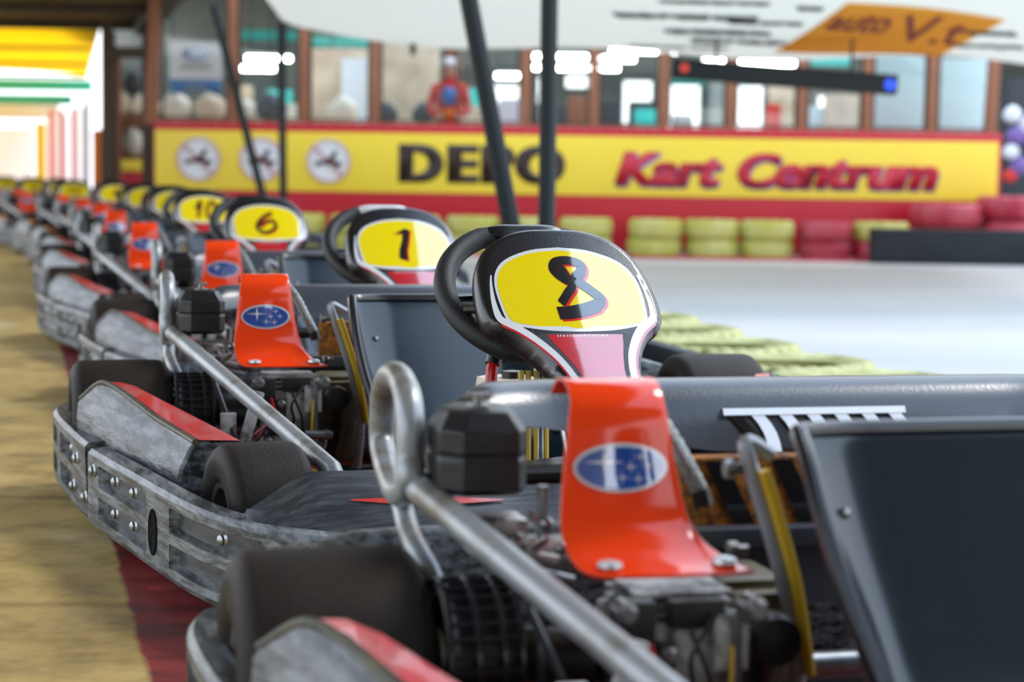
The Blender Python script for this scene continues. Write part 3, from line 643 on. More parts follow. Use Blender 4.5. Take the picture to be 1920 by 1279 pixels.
def labpoly(k=0.0):
    R_ = [(p.x, p.y) for p in smooth_path([(x, z, 0) for x, z in LAB], 4)]
    pts = R_+[(-x, z) for x, z in R_[::-1][1:-1]]
    cz_ = .503; return [(x*(1+k/.117), cz_+(z-cz_)*(1+k/.058)) for x, z in pts]

def number_decals(num):
    """list of (name, bmesh, material) strokes painted on the yellow field"""
    out = []
    def lay(polys, strokes, dx=0.0, dz=0.0, e=.0022):
        bm = NB()
        for p in polys:
            b2 = NB(); poly2(b2, p); me = bpy.data.meshes.new('t'); b2.to_mesh(me); b2.free(); bm.from_mesh(me); bpy.data.meshes.remove(me)
        for s, w_ in strokes: ribbon(bm, s, w_)
        cut(bm, .012)
        mapbm(bm, lambda x, y: psurf(x+dx, y+dz, e)); return bm
    if num == '8':
        cv = lambda q: [((x-855)/1165*.234, .561-(y-200)/595*.1165) for x, y in q]
        s1 = [tuple(p[:2]) for p in smooth_path([(*p, 0) for p in cv([(700, 682), (800, 676), (930, 655), (1040, 622), (1085, 575), (1010, 500), (925, 425), (985, 375), (1005, 310), (930, 282), (850, 280), (785, 300), (760, 350), (800, 405), (855, 440)])], 8)]
        n = len(s1); w1 = [.0185 if i < n*.22 else (.0155 if i < n*.55 else .013) for i in range(n)]
        s2 = [tuple(p[:2]) for p in smooth_path([(*p, 0) for p in cv([(815, 300), (850, 390), (880, 470), (820, 535), (745, 610)])], 6)]
        st = [(s1, w1), (s2, .0125)]; po = []
    elif num == '1':
        cv = lambda q: [((x-872)/1075*.234, .561-(y-315)/595*.1165) for x, y in q]
        po = [cv([(755, 490), (915, 415), (965, 440), (935, 540), (880, 690), (865, 820), (770, 790), (790, 690), (850, 560), (870, 480), (800, 480)])]; st = []
    elif num == '6':
        cv = lambda q: [((x-448)/490*.234, .561-(y-130)/250*.1165) for x, y in q]
        s = [tuple(p[:2]) for p in smooth_path([(*p, 0) for p in cv([(492, 180), (430, 210), (385, 250), (368, 290), (395, 320), (440, 325), (495, 300), (508, 262), (485, 238), (430, 252), (392, 285)])], 6)]
        st = [(s, .011)]; po = []
    else:
        G = {'1': [[(-.4, .5), (.1, 1), (-.1, 0)]], '0': [[(0, 1), (-.4, .6), (-.35, .1), (0, 0), (.35, .4), (.35, .85), (0, 1)]], '3': [[(-.35, .95), (.3, .9), (-.05, .55), (.35, .3), (0, 0), (-.4, .1)]], '7': [[(-.4, .95), (.4, 1), (-.1, 0)]],
             '5': [[(.4, 1), (-.25, .95), (-.3, .6), (.25, .5), (.3, .15), (-.35, .02)]], '2': [[(-.35, .8), (.1, 1), (.3, .7), (-.35, .05), (.4, .05)]], '4': [[(.1, 1), (-.4, .35), (.4, .35)], [(.15, .7), (.05, 0)]], '9': [[(.3, .8), (0, 1), (-.3, .7), (0, .5), (.3, .8), (.1, 0)]]}
        st = []; po = []; n = len(num)
        for k, ch in enumerate(num):
            ox = (k-(n-1)/2)*.055
            for s in G[ch]:
                P = [tuple(p[:2]) for p in smooth_path([(ox+.045*x+.012*(y-.5), .465+.078*y, 0) for x, y in s], 4)]
                st.append((P, .013))
    out.append(('number_shadow', lay(po, st, .0035, -.003, .0016), 'numred'))
    out.append(('number', lay(po, st), 'numblack'))
    return out

def make_kart(num, label):
    k = thing('racing_kart', label, 'go-kart', group='rental karts parked nose to tail')
    def part(n, bm, m, p=None, **kw): return finish(n, bm, m, p or k, **kw)
    # ---- chassis
    bm = NB()
    for s in (-1, 1):
        tube(bm, smooth_path([(s*.22, -.34, .07), (s*.27, -.15, .06), (s*.27, .4, .06), (s*.22, .8, .06), (s*.22, 1.28, .08)], 5), .015, 10)
        tube(bm, [(s*.22, -.05, .07), (s*.42, .05, .10)], .014, 8)
        tube(bm, [(s*.30, .30, .06), (s*.62, .34, .07)], .011, 8); tube(bm, [(s*.28, .72, .06), (s*.66, .74, .07)], .011, 8)
        tube(bm, smooth_path([(s*.22, 1.20, .08), (s*.24, 1.36, .22), (s*.24, 1.385, .36)], 5), .013, 8)
    for v in (-.33, -.02, .42, .95, 1.25): tube(bm, [(-.25, v, .065), (.25, v, .065)], .013, 8)
    part('chassis_frame', bm, 'dark')
    bm = NB(); box(bm, (0, .12, .045), (.50, .84, .006)); part('floor_tray', bm, 'alu')
    bm = NB(); tube(bm, [(-.60, 1.03, .147), (.60, 1.03, .147)], .015, 14); part('rear_axle', bm, 'steel')
    bm = NB(); lathe(bm, [(.02, 0), (.085, .001), (.085, .006), (.02, .007)], (.16, 1.03, .147), 'x', 30); part('brake_disc', bm, 'steel')
    bm = NB(); lathe(bm, [(.02, 0), (.072, .001), (.072, .006), (.02, .007)], (-.20, 1.03, .147), 'x', 24); part('sprocket', bm, 'steel')
    # ---- wheels
    def wheel(u, v, r, w_, s):
        h = w_/2; rs = r*.235
        pr = [(r*.50, -h*.80), (r*.60, -h*.98), (r*.80, -h)]+[(r-rs+rs*math.sin(a), -(h-rs*.75)-rs*.75*math.cos(a)) for a in [i*math.pi/2/6 for i in range(7)]]
        pr += [(r*1.004, -h*.3), (r*1.006, 0), (r*1.004, h*.3)]
        pr += [(r-rs+rs*math.sin(a), (h-rs*.75)+rs*.75*math.cos(a)) for a in [math.pi/2-i*math.pi/2/6 for i in range(7)]]+[(r*.80, h), (r*.60, h*.98), (r*.50, h*.80), (r*.48, 0), (r*.50, -h*.80)]
        bm = NB(); grid(bm, [[Vector((u+a, v+math.cos(t)*q, r+math.sin(t)*q)) for t in [2*math.pi*i/44 for i in range(44)]] for q, a in pr], closed_u=True)
        def steer(b_):
            if v < .5: bmesh.ops.rotate(b_, cent=(u, v, r), matrix=Matrix.Rotation(R(8), 3, 'Z'), verts=b_.verts[:])
            return b_
        t = part('tyre', steer(bm), 'tyre', ang=60)
        bm = NB(); lathe(bm, [(.018, s*h*.3), (.03, s*h*.55), (r*.36, s*h*.50), (r*.44, s*h*.86), (r*.505, s*h*.90), (r*.50, s*h*.60), (r*.47, -s*h*.8), (r*.40, -s*h*.8), (r*.38, s*h*.2)], (u, v, r), 'x', 28)
        for i in range(5):
            a = 2*math.pi*i/5; lathe(bm, [(.001, 0), (.006, .001), (.006, s*.008), (.001, s*.009)], (u+s*h*.5, v+math.cos(a)*r*.22, r+math.sin(a)*r*.22), 'x', 8)
        part('rim', steer(bm), 'rim', t)
        bm = NB(); tube(bm, [(u+s*h*.1, v, r), (u+s*h*.72, v, r)], .016, 12); part('hub', bm, 'steel', t)
    for s in (-1, 1):
        wheel(s*.483, .09, .125, .142, s); wheel(s*.645, 1.03, .147, .20, s)
        bm = NB(); tube(bm, [(s*.40, .09, .125), (s*.30, .09, .11), (s*.22, .03, .08)], .014, 10); box(bm, (s*.36, .09, .11), (.03, .05, .10), bev=.005); part('stub_axle', bm, 'steel')
        bm = NB(); tube(bm, [(s*.34, .16, .11), (s*.03, .10, .13)], .006, 8); part('steering_rod', bm, 'steel')
    # ---- wrap-round bumper
    PTS = [(0, -.44), (.2, -.432), (.38, -.37), (.485, -.29), (.555, -.17), (.60, -.04), (.64, .15), (.672, .32), (.706, .50), (.736, .68), (.757, .88), (.772, 1.06), (.772, 1.20), (.742, 1.30), (.66, 1.345), (.58, 1.36)]
    path = smooth_path([(x, y, 0) for x, y in PTS], 26)
    dense = [path[0]]
    for p in path[1:]:
        if (p-dense[-1]).length > .0075: dense.append(p)
    def bumper(s, i0, i1, name, pockets, mtl, proud=0.0, zt=.175, low=None):
        rows = []
        for i in range(i0, i1):
            p = dense[i]; d = (dense[min(i+1, len(dense)-1)]-dense[max(i-1, 0)]).normalized(); n = Vector((d.y, -d.x, 0))
            pk = .016 if any(a <= p.y <= b for a, b in pockets) else 0.0
            sec = [(-.040, .050), (-.030, .036), (-.006, .036), (0, .046), (0, .060), (-pk, .064), (-pk, .093), (0, .098), (0, .116), (-pk, .121), (-pk, .150), (0, .155), (0, zt-.008), (-.007, zt), (-.036, zt+.002), (-.048, zt-.02)]
            rw = []
            for o_, z in sec:
                if low and low[0] < p.y < low[1] and z > .085: z = .085+(z-.085)*.02
                q = p+n*(o_+proud); rw.append(Vector((s*q.x, q.y, z)))
            rows.append(rw)
        bm = NB(); V = grid(bm, rows)
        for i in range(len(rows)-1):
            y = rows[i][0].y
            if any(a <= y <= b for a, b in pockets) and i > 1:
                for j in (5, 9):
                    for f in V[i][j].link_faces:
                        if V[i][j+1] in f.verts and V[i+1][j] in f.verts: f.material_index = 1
        for rw in (V[0], V[-1]):
            try: bm.faces.new(rw)
            except Exception: pass
        return part(name, bm, [mtl, 'recess'], ang=30)
    iv = lambda y: min(i for i, p in enumerate(dense) if p.y >= y)
    for s in (-1, 1):
        seg_f = bumper(s, 0, iv(.60), 'side_bumper', [(.20, .50), (-.24, .055)], 'scuff2', .006)
        seg_r = bumper(s, iv(.56), len(dense), 'rear_side_bumper', [(.80, .97), (1.04, 1.16)], 'scuff', 0.0, .178, low=(.56, .645))
        def onp(v, z, e=0.0, proud=.006):
            i = iv(v); p = dense[i]; d = (dense[i+1]-dense[i-1]).normalized(); n = Vector((d.y, -d.x, 0)); q = p+n*(e+proud); return Vector((s*q.x, q.y, z)), Vector((s*n.x, n.y, 0))
        for v, z, par, pr_ in [(.44, .136, seg_f, -.011), (.31, .136, seg_f, -.011), (.44, .079, seg_f, -.011), (.31, .079, seg_f, -.011), (.53, .142, seg_f, .006), (-.13, .136, seg_f, -.011), (.87, .136, seg_r, -.017), (.72, .138, seg_r, 0), (.76, .08, seg_r, 0), (.63, .078, seg_r, 0)]:
            c_, n_ = onp(v, z, 0, pr_); q = n_.to_track_quat('Z', 'Y').to_matrix().to_4x4(); b2 = NB()
            lathe(b2, [(.0125, -.002), (.0125, .001), (.009, .004), (.0085, .0075), (.005, .0105), (.0005, .0115)], (0, 0, 0), 'z', 14)
            bmesh.ops.transform(b2, matrix=Matrix.Translation(c_) @ q, verts=b2.verts[:]); part('bolt', b2, 'steel', par)
        c_, n_ = onp(.136, .100, 0.0007)
        q = n_.to_track_quat('Z', 'Y').to_matrix().to_4x4(); b2 = NB(); lathe(b2, [(1, -.2), (1, .16), (.88, .20), (.84, .10), (.001, .10)], (0, 0, 0), 'z', 26)
        bmesh.ops.transform(b2, matrix=Matrix.Translation(c_) @ q @ Matrix.Diagonal((.024, .038, .008, 1)), verts=b2.verts[:]); part('hole_shade_disc', b2, 'hole', seg_f)  # raised black disc; the hole's shade is put into its colour
        # ---- side pod between the wheels
        S = [(.270, .598, .150, .570, .229, .486), (.36, .622, .165, .585, .232, .503), (.50, .660, .176, .617, .242, .540), (.64, .692, .178, .648, .258, .590), (.75, .714, .178, .676, .271, .628), (.81, .728, .176, .700, .272, .652), (.873, .738, .168, .732, .235, .694)]
        rows = []
        for v, ub, zb, uo, z, ui in S: rows.append([Vector((s*a, v, b)) for a, b in [(ub-.012, .06), (ub, zb), (ub*.6+uo*.4+.004, zb*.55+z*.45), (uo+.006, z-.012), (uo, z-.003), (uo-.006, z), (ui+.01, z-.002), (ui, z-.012), (ui-.012, .06)]])
        bm = NB(); V = grid(bm, rows); bm.faces.new(V[0]); bm.faces.new(V[-1])
        es = [e for e in bm.edges if e.calc_length() > 0]; pod = part('side_pod', bm, 'scuff', ang=28)
        md = pod.modifiers.new('bev', 'BEVEL'); md.width = .006; md.segments = 2; md.limit_method = 'ANGLE'; md.angle_limit = R(40)
        rows = [[Vector((s*(uo-.010-(uo-.010-ui-.006)*t), v, z+.0022-.002*t)) for t in (0, .5, 1)] for v, ub, zb, uo, z, ui in S[:6]]
        bm = NB(); grid(bm, [[Vector(p) for p in r_] for r_ in rows]); st = part('red_top_sticker', bm, 'redworn', pod)
        bm = NB(); tube(bm, smooth_path([(s*(uo-.003), v, z-.001) for v, ub, zb, uo, z, ui in S], 4), .0055, 8); part('ridge_trim', bm, 'olive', pod)
    # bar joining bumper and pods, and rear bumper
    bm = NB(); rows = []
    for i in range(33):
        u = -.70+1.40*i/32; e = min(1, (.71-abs(u))/.16); zz = .10+(.262-.10)*(.55+.45*math.sin(e*math.pi/2))
        vb = 1.30-.05*(abs(u)/.7)**4
        rows.append([Vector((u, vb+a, b)) for a, b in [(.0, .085), (-.008, .10), (-.008, zz-.02), (0, zz-.004), (.012, zz), (.05, zz-.004), (.062, zz-.02), (.062, .10), (.05, .085)]])
    V = grid(bm, rows, closed_u=True); bm.faces.new(V[0]); bm.faces.new(V[-1]); part('rear_bumper', bm, 'scuff2')
    # ---- big rear guard plate
    bm = NB(); rows = []
    for i in range(49):
        u = -.475+.95*i/48; a_ = abs(u); e = max(0, (a_-.40)/.075); dz = -.055*e**1.6; zl = .335+.045*min(1, max(0, (a_-.02)/.33))**1.2
        dv = -.10*max(0, (a_-.30)/.175)**2
        rows.append([Vector((u, v+dv, max(z+dz, zl+dz))) for v, z in [(1.45, .330), (1.315, .330), (1.312, .345), (1.322, .375), (1.336, .402), (1.352, .418), (1.375, .427), (1.41, .427), (1.44, .418), (1.455, .395)]])
    V = grid(bm, rows, closed_u=True); bm.faces.new(V[0]); bm.faces.new(V[-1]); plate = part('rear_guard_plate', bm, 'plate')
    def pf(u, z, e=.0035): return Vector((u, 1.322+(z-.375)*.52-e, z))
    bm = NB(); grid(bm, [[pf(-.105+.045*(1-j/6)+.30*i/12 if False else (-.105+.05*(1-j/6))+(.245-.05*(1-j/6))*i/12, .342+.053*j/6) for i in range(13)] for j in range(7)]); pk = part('striped_patch', bm, 'black', plate)
    solid(pk, .003, 1)
    for q in range(6):
        bm = NB(); u0 = -.082+q*.037
        grid(bm, [[pf(u0+.030*(1-j/4)+t*.017+.014*math.sin(j/4*2), .345+.044*j/4, .0075) for t in (0, 1)] for j in range(5)]); solid(part('white_stripe', bm, 'white', plate, smooth=False), .001)
    bm = NB(); grid(bm, [[pf(-.105+.245*i/12, .388+.008*j, .0085) for i in range(13)] for j in range(2)]); solid(part('white_border', bm, 'white', plate, smooth=False), .002)
    # foam pad and cross bar behind the seat
    bm = NB(); box(bm, (0, 1.185, .312), (.42, .035, .095), bev=.006); pad = part('foam_pad', bm, 'pad')
    for q in range(5):
        b2 = NB(); x0 = -.185+q*.082
        grid(b2, [[Vector((x0+.045*(1-j/3)+t*.026, 1.1655, .268+.088*j/3)) for t in (0, 1)] for j in range(4)]); solid(part('dark_stripe', b2, 'numblack', pad, smooth=False), .002)
    bm = NB(); box(bm, (0, 1.10, .280), (.54, .03, .022), bev=.004); box(bm, (0, 1.115, .235), (.54, .006, .075)); part('cross_bar', bm, 'plate')
    bm = NB(); tube(bm, smooth_path([(-.40, 1.285, .325), (-.1, 1.30, .325), (.1, 1.30, .325), (.40, 1.285, .325)], 6), .012, 10); part('guard_tube', bm, 'dark')
    # ---- seat
    RW = [(.895, .428, .186, .035, 0), (.885, .405, .190, .060, 0), (.865, .355, .190, .080, .0), (.835, .29, .183, .095, .02), (.80, .225, .172, .115, .06), (.765, .165, .165, .13, .2), (.72, .115, .170, .14, .5), (.65, .088, .176, .13, .8), (.55, .080, .178, .115, 1), (.45, .085, .178, .095, 1), (.385, .105, .168, .055, 1)]
    rows = []; edgeL, edgeR = [], []
    for v, z, hw, b, q in RW:
        rw = []
        for i in range(25):
            s = -1+2*i/24; a = abs(s); u = hw*(math.sin(a*math.pi/2)**.85 if a else 0)*(1 if s > 0 else -1)*1.0
            dpt = b*max(0, (a-.52)/.48)**1.5; u = (hw*min(1, a*1.28)-.0*a)*(1 if s > 0 else -1)
            if a > .78: u = hw*(1+.05*((a-.78)/.22))*(1 if s > 0 else -1)
            rw.append(Vector((u, v-dpt*(1-q), z+dpt*q+.10*dpt*(1-q)*.0)))
        rows.append(rw)
    bm = NB(); grid(bm, rows); seat = part('seat', bm, 'seat', ang=70); solid(seat, .006, 0); seat.modifiers.new('sub', 'SUBSURF').levels = 1; seat.modifiers['sub'].render_levels = 2
    rim = [r_[0] for r_ in rows[::-1]]+[Vector((p.x, p.y, p.z)) for p in rows[0][1:-1]]+[r_[-1] for r_ in rows]
    bm = NB(); tube(bm, smooth_path(rim, 3), .0095, 10); part('seat_rim', bm, 'satin', seat)
    for s in (-1, 1):
        bm = NB(); tube(bm, smooth_path([(s*.197, .93, .398), (s*.226, .925, .412), (s*.222, .92, .385), (s*.203, .92, .33), (s*.182, .92, .26), (s*.165, .92, .17), (s*.17, .93, .075)], 6), .0085, 10); stay = part('seat_stay', bm, 'tube')
        bm = NB(); tube(bm, smooth_path([(s*.212, .909, .385), (s*.193, .909, .33), (s*.172, .909, .26), (s*.155, .909, .17)], 6), .0065, 8); part('yellow_edge_strip', bm, 'yedge', stay)
        for (uu, zz) in ((.238, .385), (.232, .30)):
            b2 = NB(); lathe(b2, [(.001, 0), (.010, .001), (.010, .010), (.006, .012), (.006, .022), (.0005, .023)], (s*uu-.012, .925, zz), 'x', 10); part('bolt', b2, 'steel', stay)
    bm = NB(); lathe(bm, [(.006, 0), (.006, -.004), (.0005, -.006)], (-.150, .850, .35), 'y', 12); part('seat_bolt', bm, 'steel', seat)
    # ---- steering wheel and column
    e1 = Vector((1, 0, 0)); e2 = Vector((0, .787, .616)); wc = Vector((-.014, .115, .487)); pts = []
    for i in range(64):
        a = 2*math.pi*i/64; x, y = .160*math.cos(a), .160*math.sin(a)
        y = min(y, .143+.02*(1-abs(x)/.09)*0) if y > 0 else max(y, -.143)
        pts.append(wc+e1*x+e2*y)
    bm = NB(); tube(bm, pts, .0185, 14, closed=True); sw = part('steering_wheel', bm, 'wheelgrip', ang=80)
    bm = NB(); lathe(bm, [(.001, -.03), (.035, -.03), (.038, .01), (.001, .012)], (0, 0, 0), 'z', 20)
    rot = Matrix((e1, e2, e1.cross(e2))).transposed().to_4x4()
    bmesh.ops.transform(bm, matrix=Matrix.Translation(wc) @ rot, verts=bm.verts[:]); part('hub', bm, 'dark', sw)
    bm = NB()
    for a in (R(185), R(-5), R(268)): bar(bm, wc, wc+e1*.165*math.cos(a)+e2*.150*math.sin(a), .034, .008, .002)
    part('spoke', bm, 'satin', sw)
    b2 = NB(); tube(b2, [wc+e1*(.012*q_)+e2*.1445 for q_ in range(-6, 7)], [.010, .015, .0175, .0185, .0185, .0185, .0185, .0185, .0185, .0185, .0175, .015, .010], 12)
    for v in b2.verts: v.co += Vector((0, -.0045, .0035))
    part('grip_patch', b2, 'white' if num == '1' else 'satin', sw)
    for dz_ in (.0, -.035):
        b2 = NB(); tube(b2, [(-.158, .060, .466+dz_), (-.138, .055, .466+dz_)], .009, 10); part('bolt', b2, 'steel', sw)
    n_ = e1.cross(e2); ca = wc; cb = Vector((0, -.12, .13))
    bm = NB(); tube(bm, [ca, cb], .010, 10); part('steering_column', bm, 'steel')
    bm = NB(); tube(bm, smooth_path([(-.055, .165, .405), (-.083, .145, .37), (-.092, .13, .32), (-.10, .10, .08)], 5), .0105, 10); tube(bm, smooth_path([(.055, .165, .405), (.083, .145, .37), (.092, .13, .32), (.10, .10, .08)], 5), .0105, 10); sp_ = part('column_support', bm, 'redpaint')
    bm = NB(); tube(bm, [(-.079, .148, .382), (-.085, .143, .366)], .0155, 12); box(bm, (-.062, .14, .376), (.03, .012, .014), bev=.003); part('clamp', bm, 'satin', sp_)
    bm = NB()
    for i, u in enumerate((-.062, -.050, -.036, -.020)): tube(bm, [(u, .05, .365), (u-.004, .02, .10)], .005, 8)
    part('bundle_tube', bm, 'yedge')
    bm = NB(); tube(bm, [(-.030, .055, .37), (-.036, .02, .10)], .009, 10); part('pedal_damper', bm, 'steel')
    bm = NB(); box(bm, (-.03, .24, .30), (.10, .12, .07), bev=.02); tk = part('fuel_tank', bm, 'cream')
    bm = NB(); lathe(bm, [(.02, 0), (.02, .012), (.001, .014)], (-.03, .22, .335), 'z', 14); part('tank_cap', bm, 'satin', tk)
    bm = NB(); tube(bm, smooth_path([(-.07, .2, .29), (-.10, .25, .12), (-.24, .5, .09), (-.30, .78, .10)], 6), .006, 8); part('fuel_hose', bm, 'yedge', tk)
    for s in (-1, 1):
        bm = NB(); tube(bm, [(s*.12, -.22, .06), (s*.12, -.16, .20)], .007, 8); box(bm, (s*.12, -.155, .205), (.07, .012, .05), bev=.004); part('pedal', bm, 'steel')
    # ---- number fairing
    O_ = outline(); bm = NB(); poly2(bm, O_); cut(bm, .0135)
    mapbm(bm, lambda x, y: psurf(x, y))
    be = [e for e in bm.edges if e.is_boundary]
    # side walls: boundary vertices pushed outwards and back in three rings
    bv = {}
    for e in be:
        for v in e.verts: bv.setdefault(v, []).append(e)
    def loop():
        st_ = be[0].verts[0]; L_ = [st_]; prev = None; cur = st_
        while True:
            nx = [e.other_vert(cur) for e in bv[cur] if e.other_vert(cur) is not prev]
            nxt = nx[0]
            if nxt is st_: break
            L_.append(nxt); prev, cur = cur, nxt
        return L_
    Lp = loop(); N_ = len(Lp); base = [v.co.copy() for v in Lp]
    area = sum(base[i].x*base[(i+1) % N_].z-base[(i+1) % N_].x*base[i].z for i in range(N_)); sg = 1 if area > 0 else -1
    nr = []
    for i in range(N_):
        d = Vector((0, 0, 0))
        for q in (1, 2, 3): d += (base[(i+q) % N_]-base[(i-q) % N_])
        d.y = 0; d.normalize(); nr.append(Vector((d.z*sg, 0, -d.x*sg)))
    prevr = Lp
    for off, bk in ((.006, .005), (.012, .016), (.014, .032), (.012, .050), (.004, .058)):
        ring = []
        for i in range(N_):
            kk = 1.0 if base[i].z > .40 else max(.35, 1-(.40-base[i].z)*4)
            ring.append(bm.verts.new(base[i]+nr[i]*off*kk+Vector((0, bk*.85, -bk*.35*kk))))
        for i in range(N_): bm.faces.new((prevr[i], prevr[(i+1) % N_], ring[(i+1) % N_], ring[i]))
        prevr = ring
    fair = part('number_fairing', bm, 'satin', ang=50)
    def decal(pts, e, m, name, grid_=.012):
        b = NB(); poly2(b, pts); cut(b, grid_); mapbm(b, lambda x, y: psurf(x, y, e)); return part(name, b, m, fair)
    decal(labpoly(.0046), .0006, 'white', 'white_border'); decal(labpoly(0.0), .0011, 'yellow', 'yellow_field')
    for nm, b, m in number_decals(num): part(nm, b, m, fair)
    R_ = smooth_path([(x, z, 0) for x, z in HALF], 4)
    for s in (-1, 1):
        def off(o_, z0, z1):
            out = []
            for i in range(1, len(R_)-1):
                p = R_[i]; d = (R_[i+1]-R_[i-1]).normalized(); n = Vector((d.y, -d.x, 0))
                if z0 <= p.y <= z1: q = p+n*o_; out.append((s*q.x, q.y))
            return out
        a_ = off(.0080, .215, .53) ; a_ = [p for p in a_]
        w_ = [min(.011, .002+.011*i/10) for i in range(len(a_))]
        b = NB(); ribbon(b, a_, w_); 
        for v in b.verts: v.co = psurf(v.co.x, v.co.y, .0012)
        part('white_stripe', b, 'white', fair)
        a_ = off(.0012, .215, .45); b = NB(); ribbon(b, a_, .0035)
        for v in b.verts: v.co = psurf(v.co.x, v.co.y, .0014)
        part('red_pinstripe', b, 'red', fair)
    nk = [(0, .4385), (.07, .4375), (.088, .432), (.074, .424), (.060, .411), (.048, .394), (.040, .37), (.035, .33), (.037, .29), (.046, .25), (.055, .222)]
    decal([(x, z) for x, z in nk]+[(-x, z) for x, z in nk[::-1][:-1]], .0009, 'black', 'dark_neck_panel')
    nk = [(0, .437), (.062, .436), (.056, .424), (.046, .408), (.037, .39), (.031, .37), (.027, .33), (.029, .29), (.037, .25), (.045, .225)]
    decal([(x, z) for x, z in nk]+[(-x, z) for x, z in nk[::-1][:-1]], .0015, 'red', 'red_neck_panel')
    rnd2 = random.Random(11); bm = NB(); x_ = -.045
    while x_ < .040:
        w_ = rnd2.uniform(.002, .0045); b2 = NB(); ribbon(b2, [(x_, .4345-.0012), (x_+w_*.3, .4345+.0014)], w_*.5); me = bpy.data.meshes.new('t'); b2.to_mesh(me); b2.free(); bm.from_mesh(me); bpy.data.meshes.remove(me); x_ += w_+.0014
    for v in bm.verts: v.co = psurf(v.co.x, v.co.y, .0020)
    pl_ = part('print_line', bm, 'white', fair, smooth=False); pl_['kind'] = 'stuff'
    # ---- nose fairing
    bm = NB(); rows = []
    for i in range(53):
        u = -.535+1.07*i/52; a = abs(u)
        zt = .232 if a < .44 else .232-(a-.44)/.095*.062
        zt += .016*max(0, 1-a/.16)
        j = min(range(len(dense)//2), key=lambda q: abs(dense[q].x-a)); vf = dense[j].y+.022
        vbk = -.075-.02*(a/.5)**2; vbk = max(vbk, vf+.03)
        prof = [(0, .085), (0, zt-.012), (.06, zt), (.35, zt-.015), (.75, .190), (1.0, .172), (1.0, .16)]
        rows.append([Vector((u, vbk+(vf-vbk)*t, z)) for t, z in prof])
    V = grid(bm, rows); bm.faces.new(V[0]); bm.faces.new(V[-1]); nose = part('nose_fairing', bm, 'nose', ang=40)
    for s in (-1, 1):
        b = NB(); rows2 = []
        for i in range(13):
            u = .17+.22*i/12; r0_ = rows[min(52, int(round((s*u+.535)/1.07*52)))]
            pA, pB = r0_[3], r0_[4]; hw_ = .055*math.sin(math.pi*(i+.6)/13.2)
            c0 = pA.lerp(pB, .45-hw_*2.2); c1 = pA.lerp(pB, .45+hw_*2.2); rows2.append([Vector((s*u, c0.y, c0.z+.0025)), Vector((s*u, c1.y, c1.z+.0025))])
        grid(b, rows2); part('red_flash', b, 'redworn', nose)
    # ---- engine
    bm = NB(); box(bm, (-.318, .90, .185), (.115, .12, .13), bev=.010); box(bm, (-.300, .83, .225), (.07, .03, .07), bev=.006); box(bm, (-.335, .835, .16), (.045, .03, .05), bev=.006)
    lathe(bm, [(.001, -.025), (.030, -.025), (.034, -.015), (.034, 0)], (-.285, .842, .145), 'y', 20)
    for q in range(4): box(bm, (-.318, .895, .245+q*.010), (.100, .105, .004))
    eng = part('engine_block', bm, 'alu')
    rnd = random.Random(3)
    bm = NB(); box(bm, (-.375, .83, .25), (.04, .03, .05), bev=.005); box(bm, (-.315, .818, .262), (.055, .02, .028), bev=.004); box(bm, (-.355, .825, .19), (.03, .02, .06), bev=.004); box(bm, (-.27, .815, .20), (.018, .02, .10), bev=.004); part('engine_bracket', bm, 'dark', eng)
    bm = NB(); box(bm, (-.283, .808, .235), (.035, .012, .055), bev=.003); part('cast_rib', bm, 'alu', eng); bm = NB(); box(bm, (-.335, .812, .135), (.05, .012, .03), bev=.003); part('cast_rib', bm, 'alu', eng)
    for (u, v, z, r_) in [(-.39, .805, .268, .011), (-.262, .80, .268, .013), (-.345, .81, .225, .008), (-.30, .80, .118, .010), (-.255, .80, .165, .008), (-.37, .81, .15, .009), (-.385, .81, .205, .008)]:
        b = NB(); lathe(b, [(.001, -.014), (r_*.6, -.014), (r_*.62, -.007), (r_, -.006), (r_, .02)], (u, v, z), 'y', 12); part('bolt', b, 'steel', eng)
    bm = NB(); tube(bm, [(-.28, .80, .26), (-.275, .80, .13)], .005, 8); tube(bm, [(-.30, .80, .165), (-.245, .80, .162)], .010, 10); part('link_rod', bm, 'steel', eng)
    for q in range(6):
        b = NB(); p0 = Vector((rnd.uniform(-.40, -.26), .80, rnd.uniform(.20, .27))); p3 = Vector((rnd.uniform(-.45, -.24), .84, rnd.uniform(.10, .2)))
        tube(b, smooth_path([p0, p0.lerp(p3, .35)+Vector((rnd.uniform(-.03, .03), -.02, -.01)), p0.lerp(p3, .7)+Vector((rnd.uniform(-.03, .03), -.015, -.02)), p3], 5), .0028, 6)
        part('wire', b, ['redpaint', 'black', 'yedge', 'black', 'dark', 'black'][q], eng)
    # silencer / side housing between engine and seat
    bm = NB(); box(bm, (-.205, 1.00, .175), (.075, .11, .18), bev=.012); box(bm, (-.205, .935, .235), (.06, .03, .04), bev=.006); part('silencer', bm, 'greasy')
    bm = NB(); tube(bm, smooth_path([(-.245, .84, .235), (-.222, .86, .225), (-.215, .90, .18), (-.225, .92, .11)], 6), [.018]*7+[.016]*12, 12); part('exhaust_pipe', bm, 'dark')
    bm = NB(); lathe(bm, [(.018, -.03), (.024, -.028), (.026, 0), (.018, .02)], (-.232, .835, .232), 'y', 16); part('exhaust_flange', bm, 'dark')
    # fan and starter housing
    fc = Vector((-.505, .96, .195))
    bm = NB(); lathe(bm, [(.001, -.032), (.060, -.032), (.068, -.026), (.068, .035), (.001, .035)], fc, 'x', 32); fan = part('starter_housing', bm, 'dark')
    bm = NB()
    for du in (-.036, -.008, .018, .036): tube(bm, [fc+Vector((du, math.cos(a)*.077, math.sin(a)*.077)) for a in [2*math.pi*i/36 for i in range(36)]], .0036, 6, closed=True)
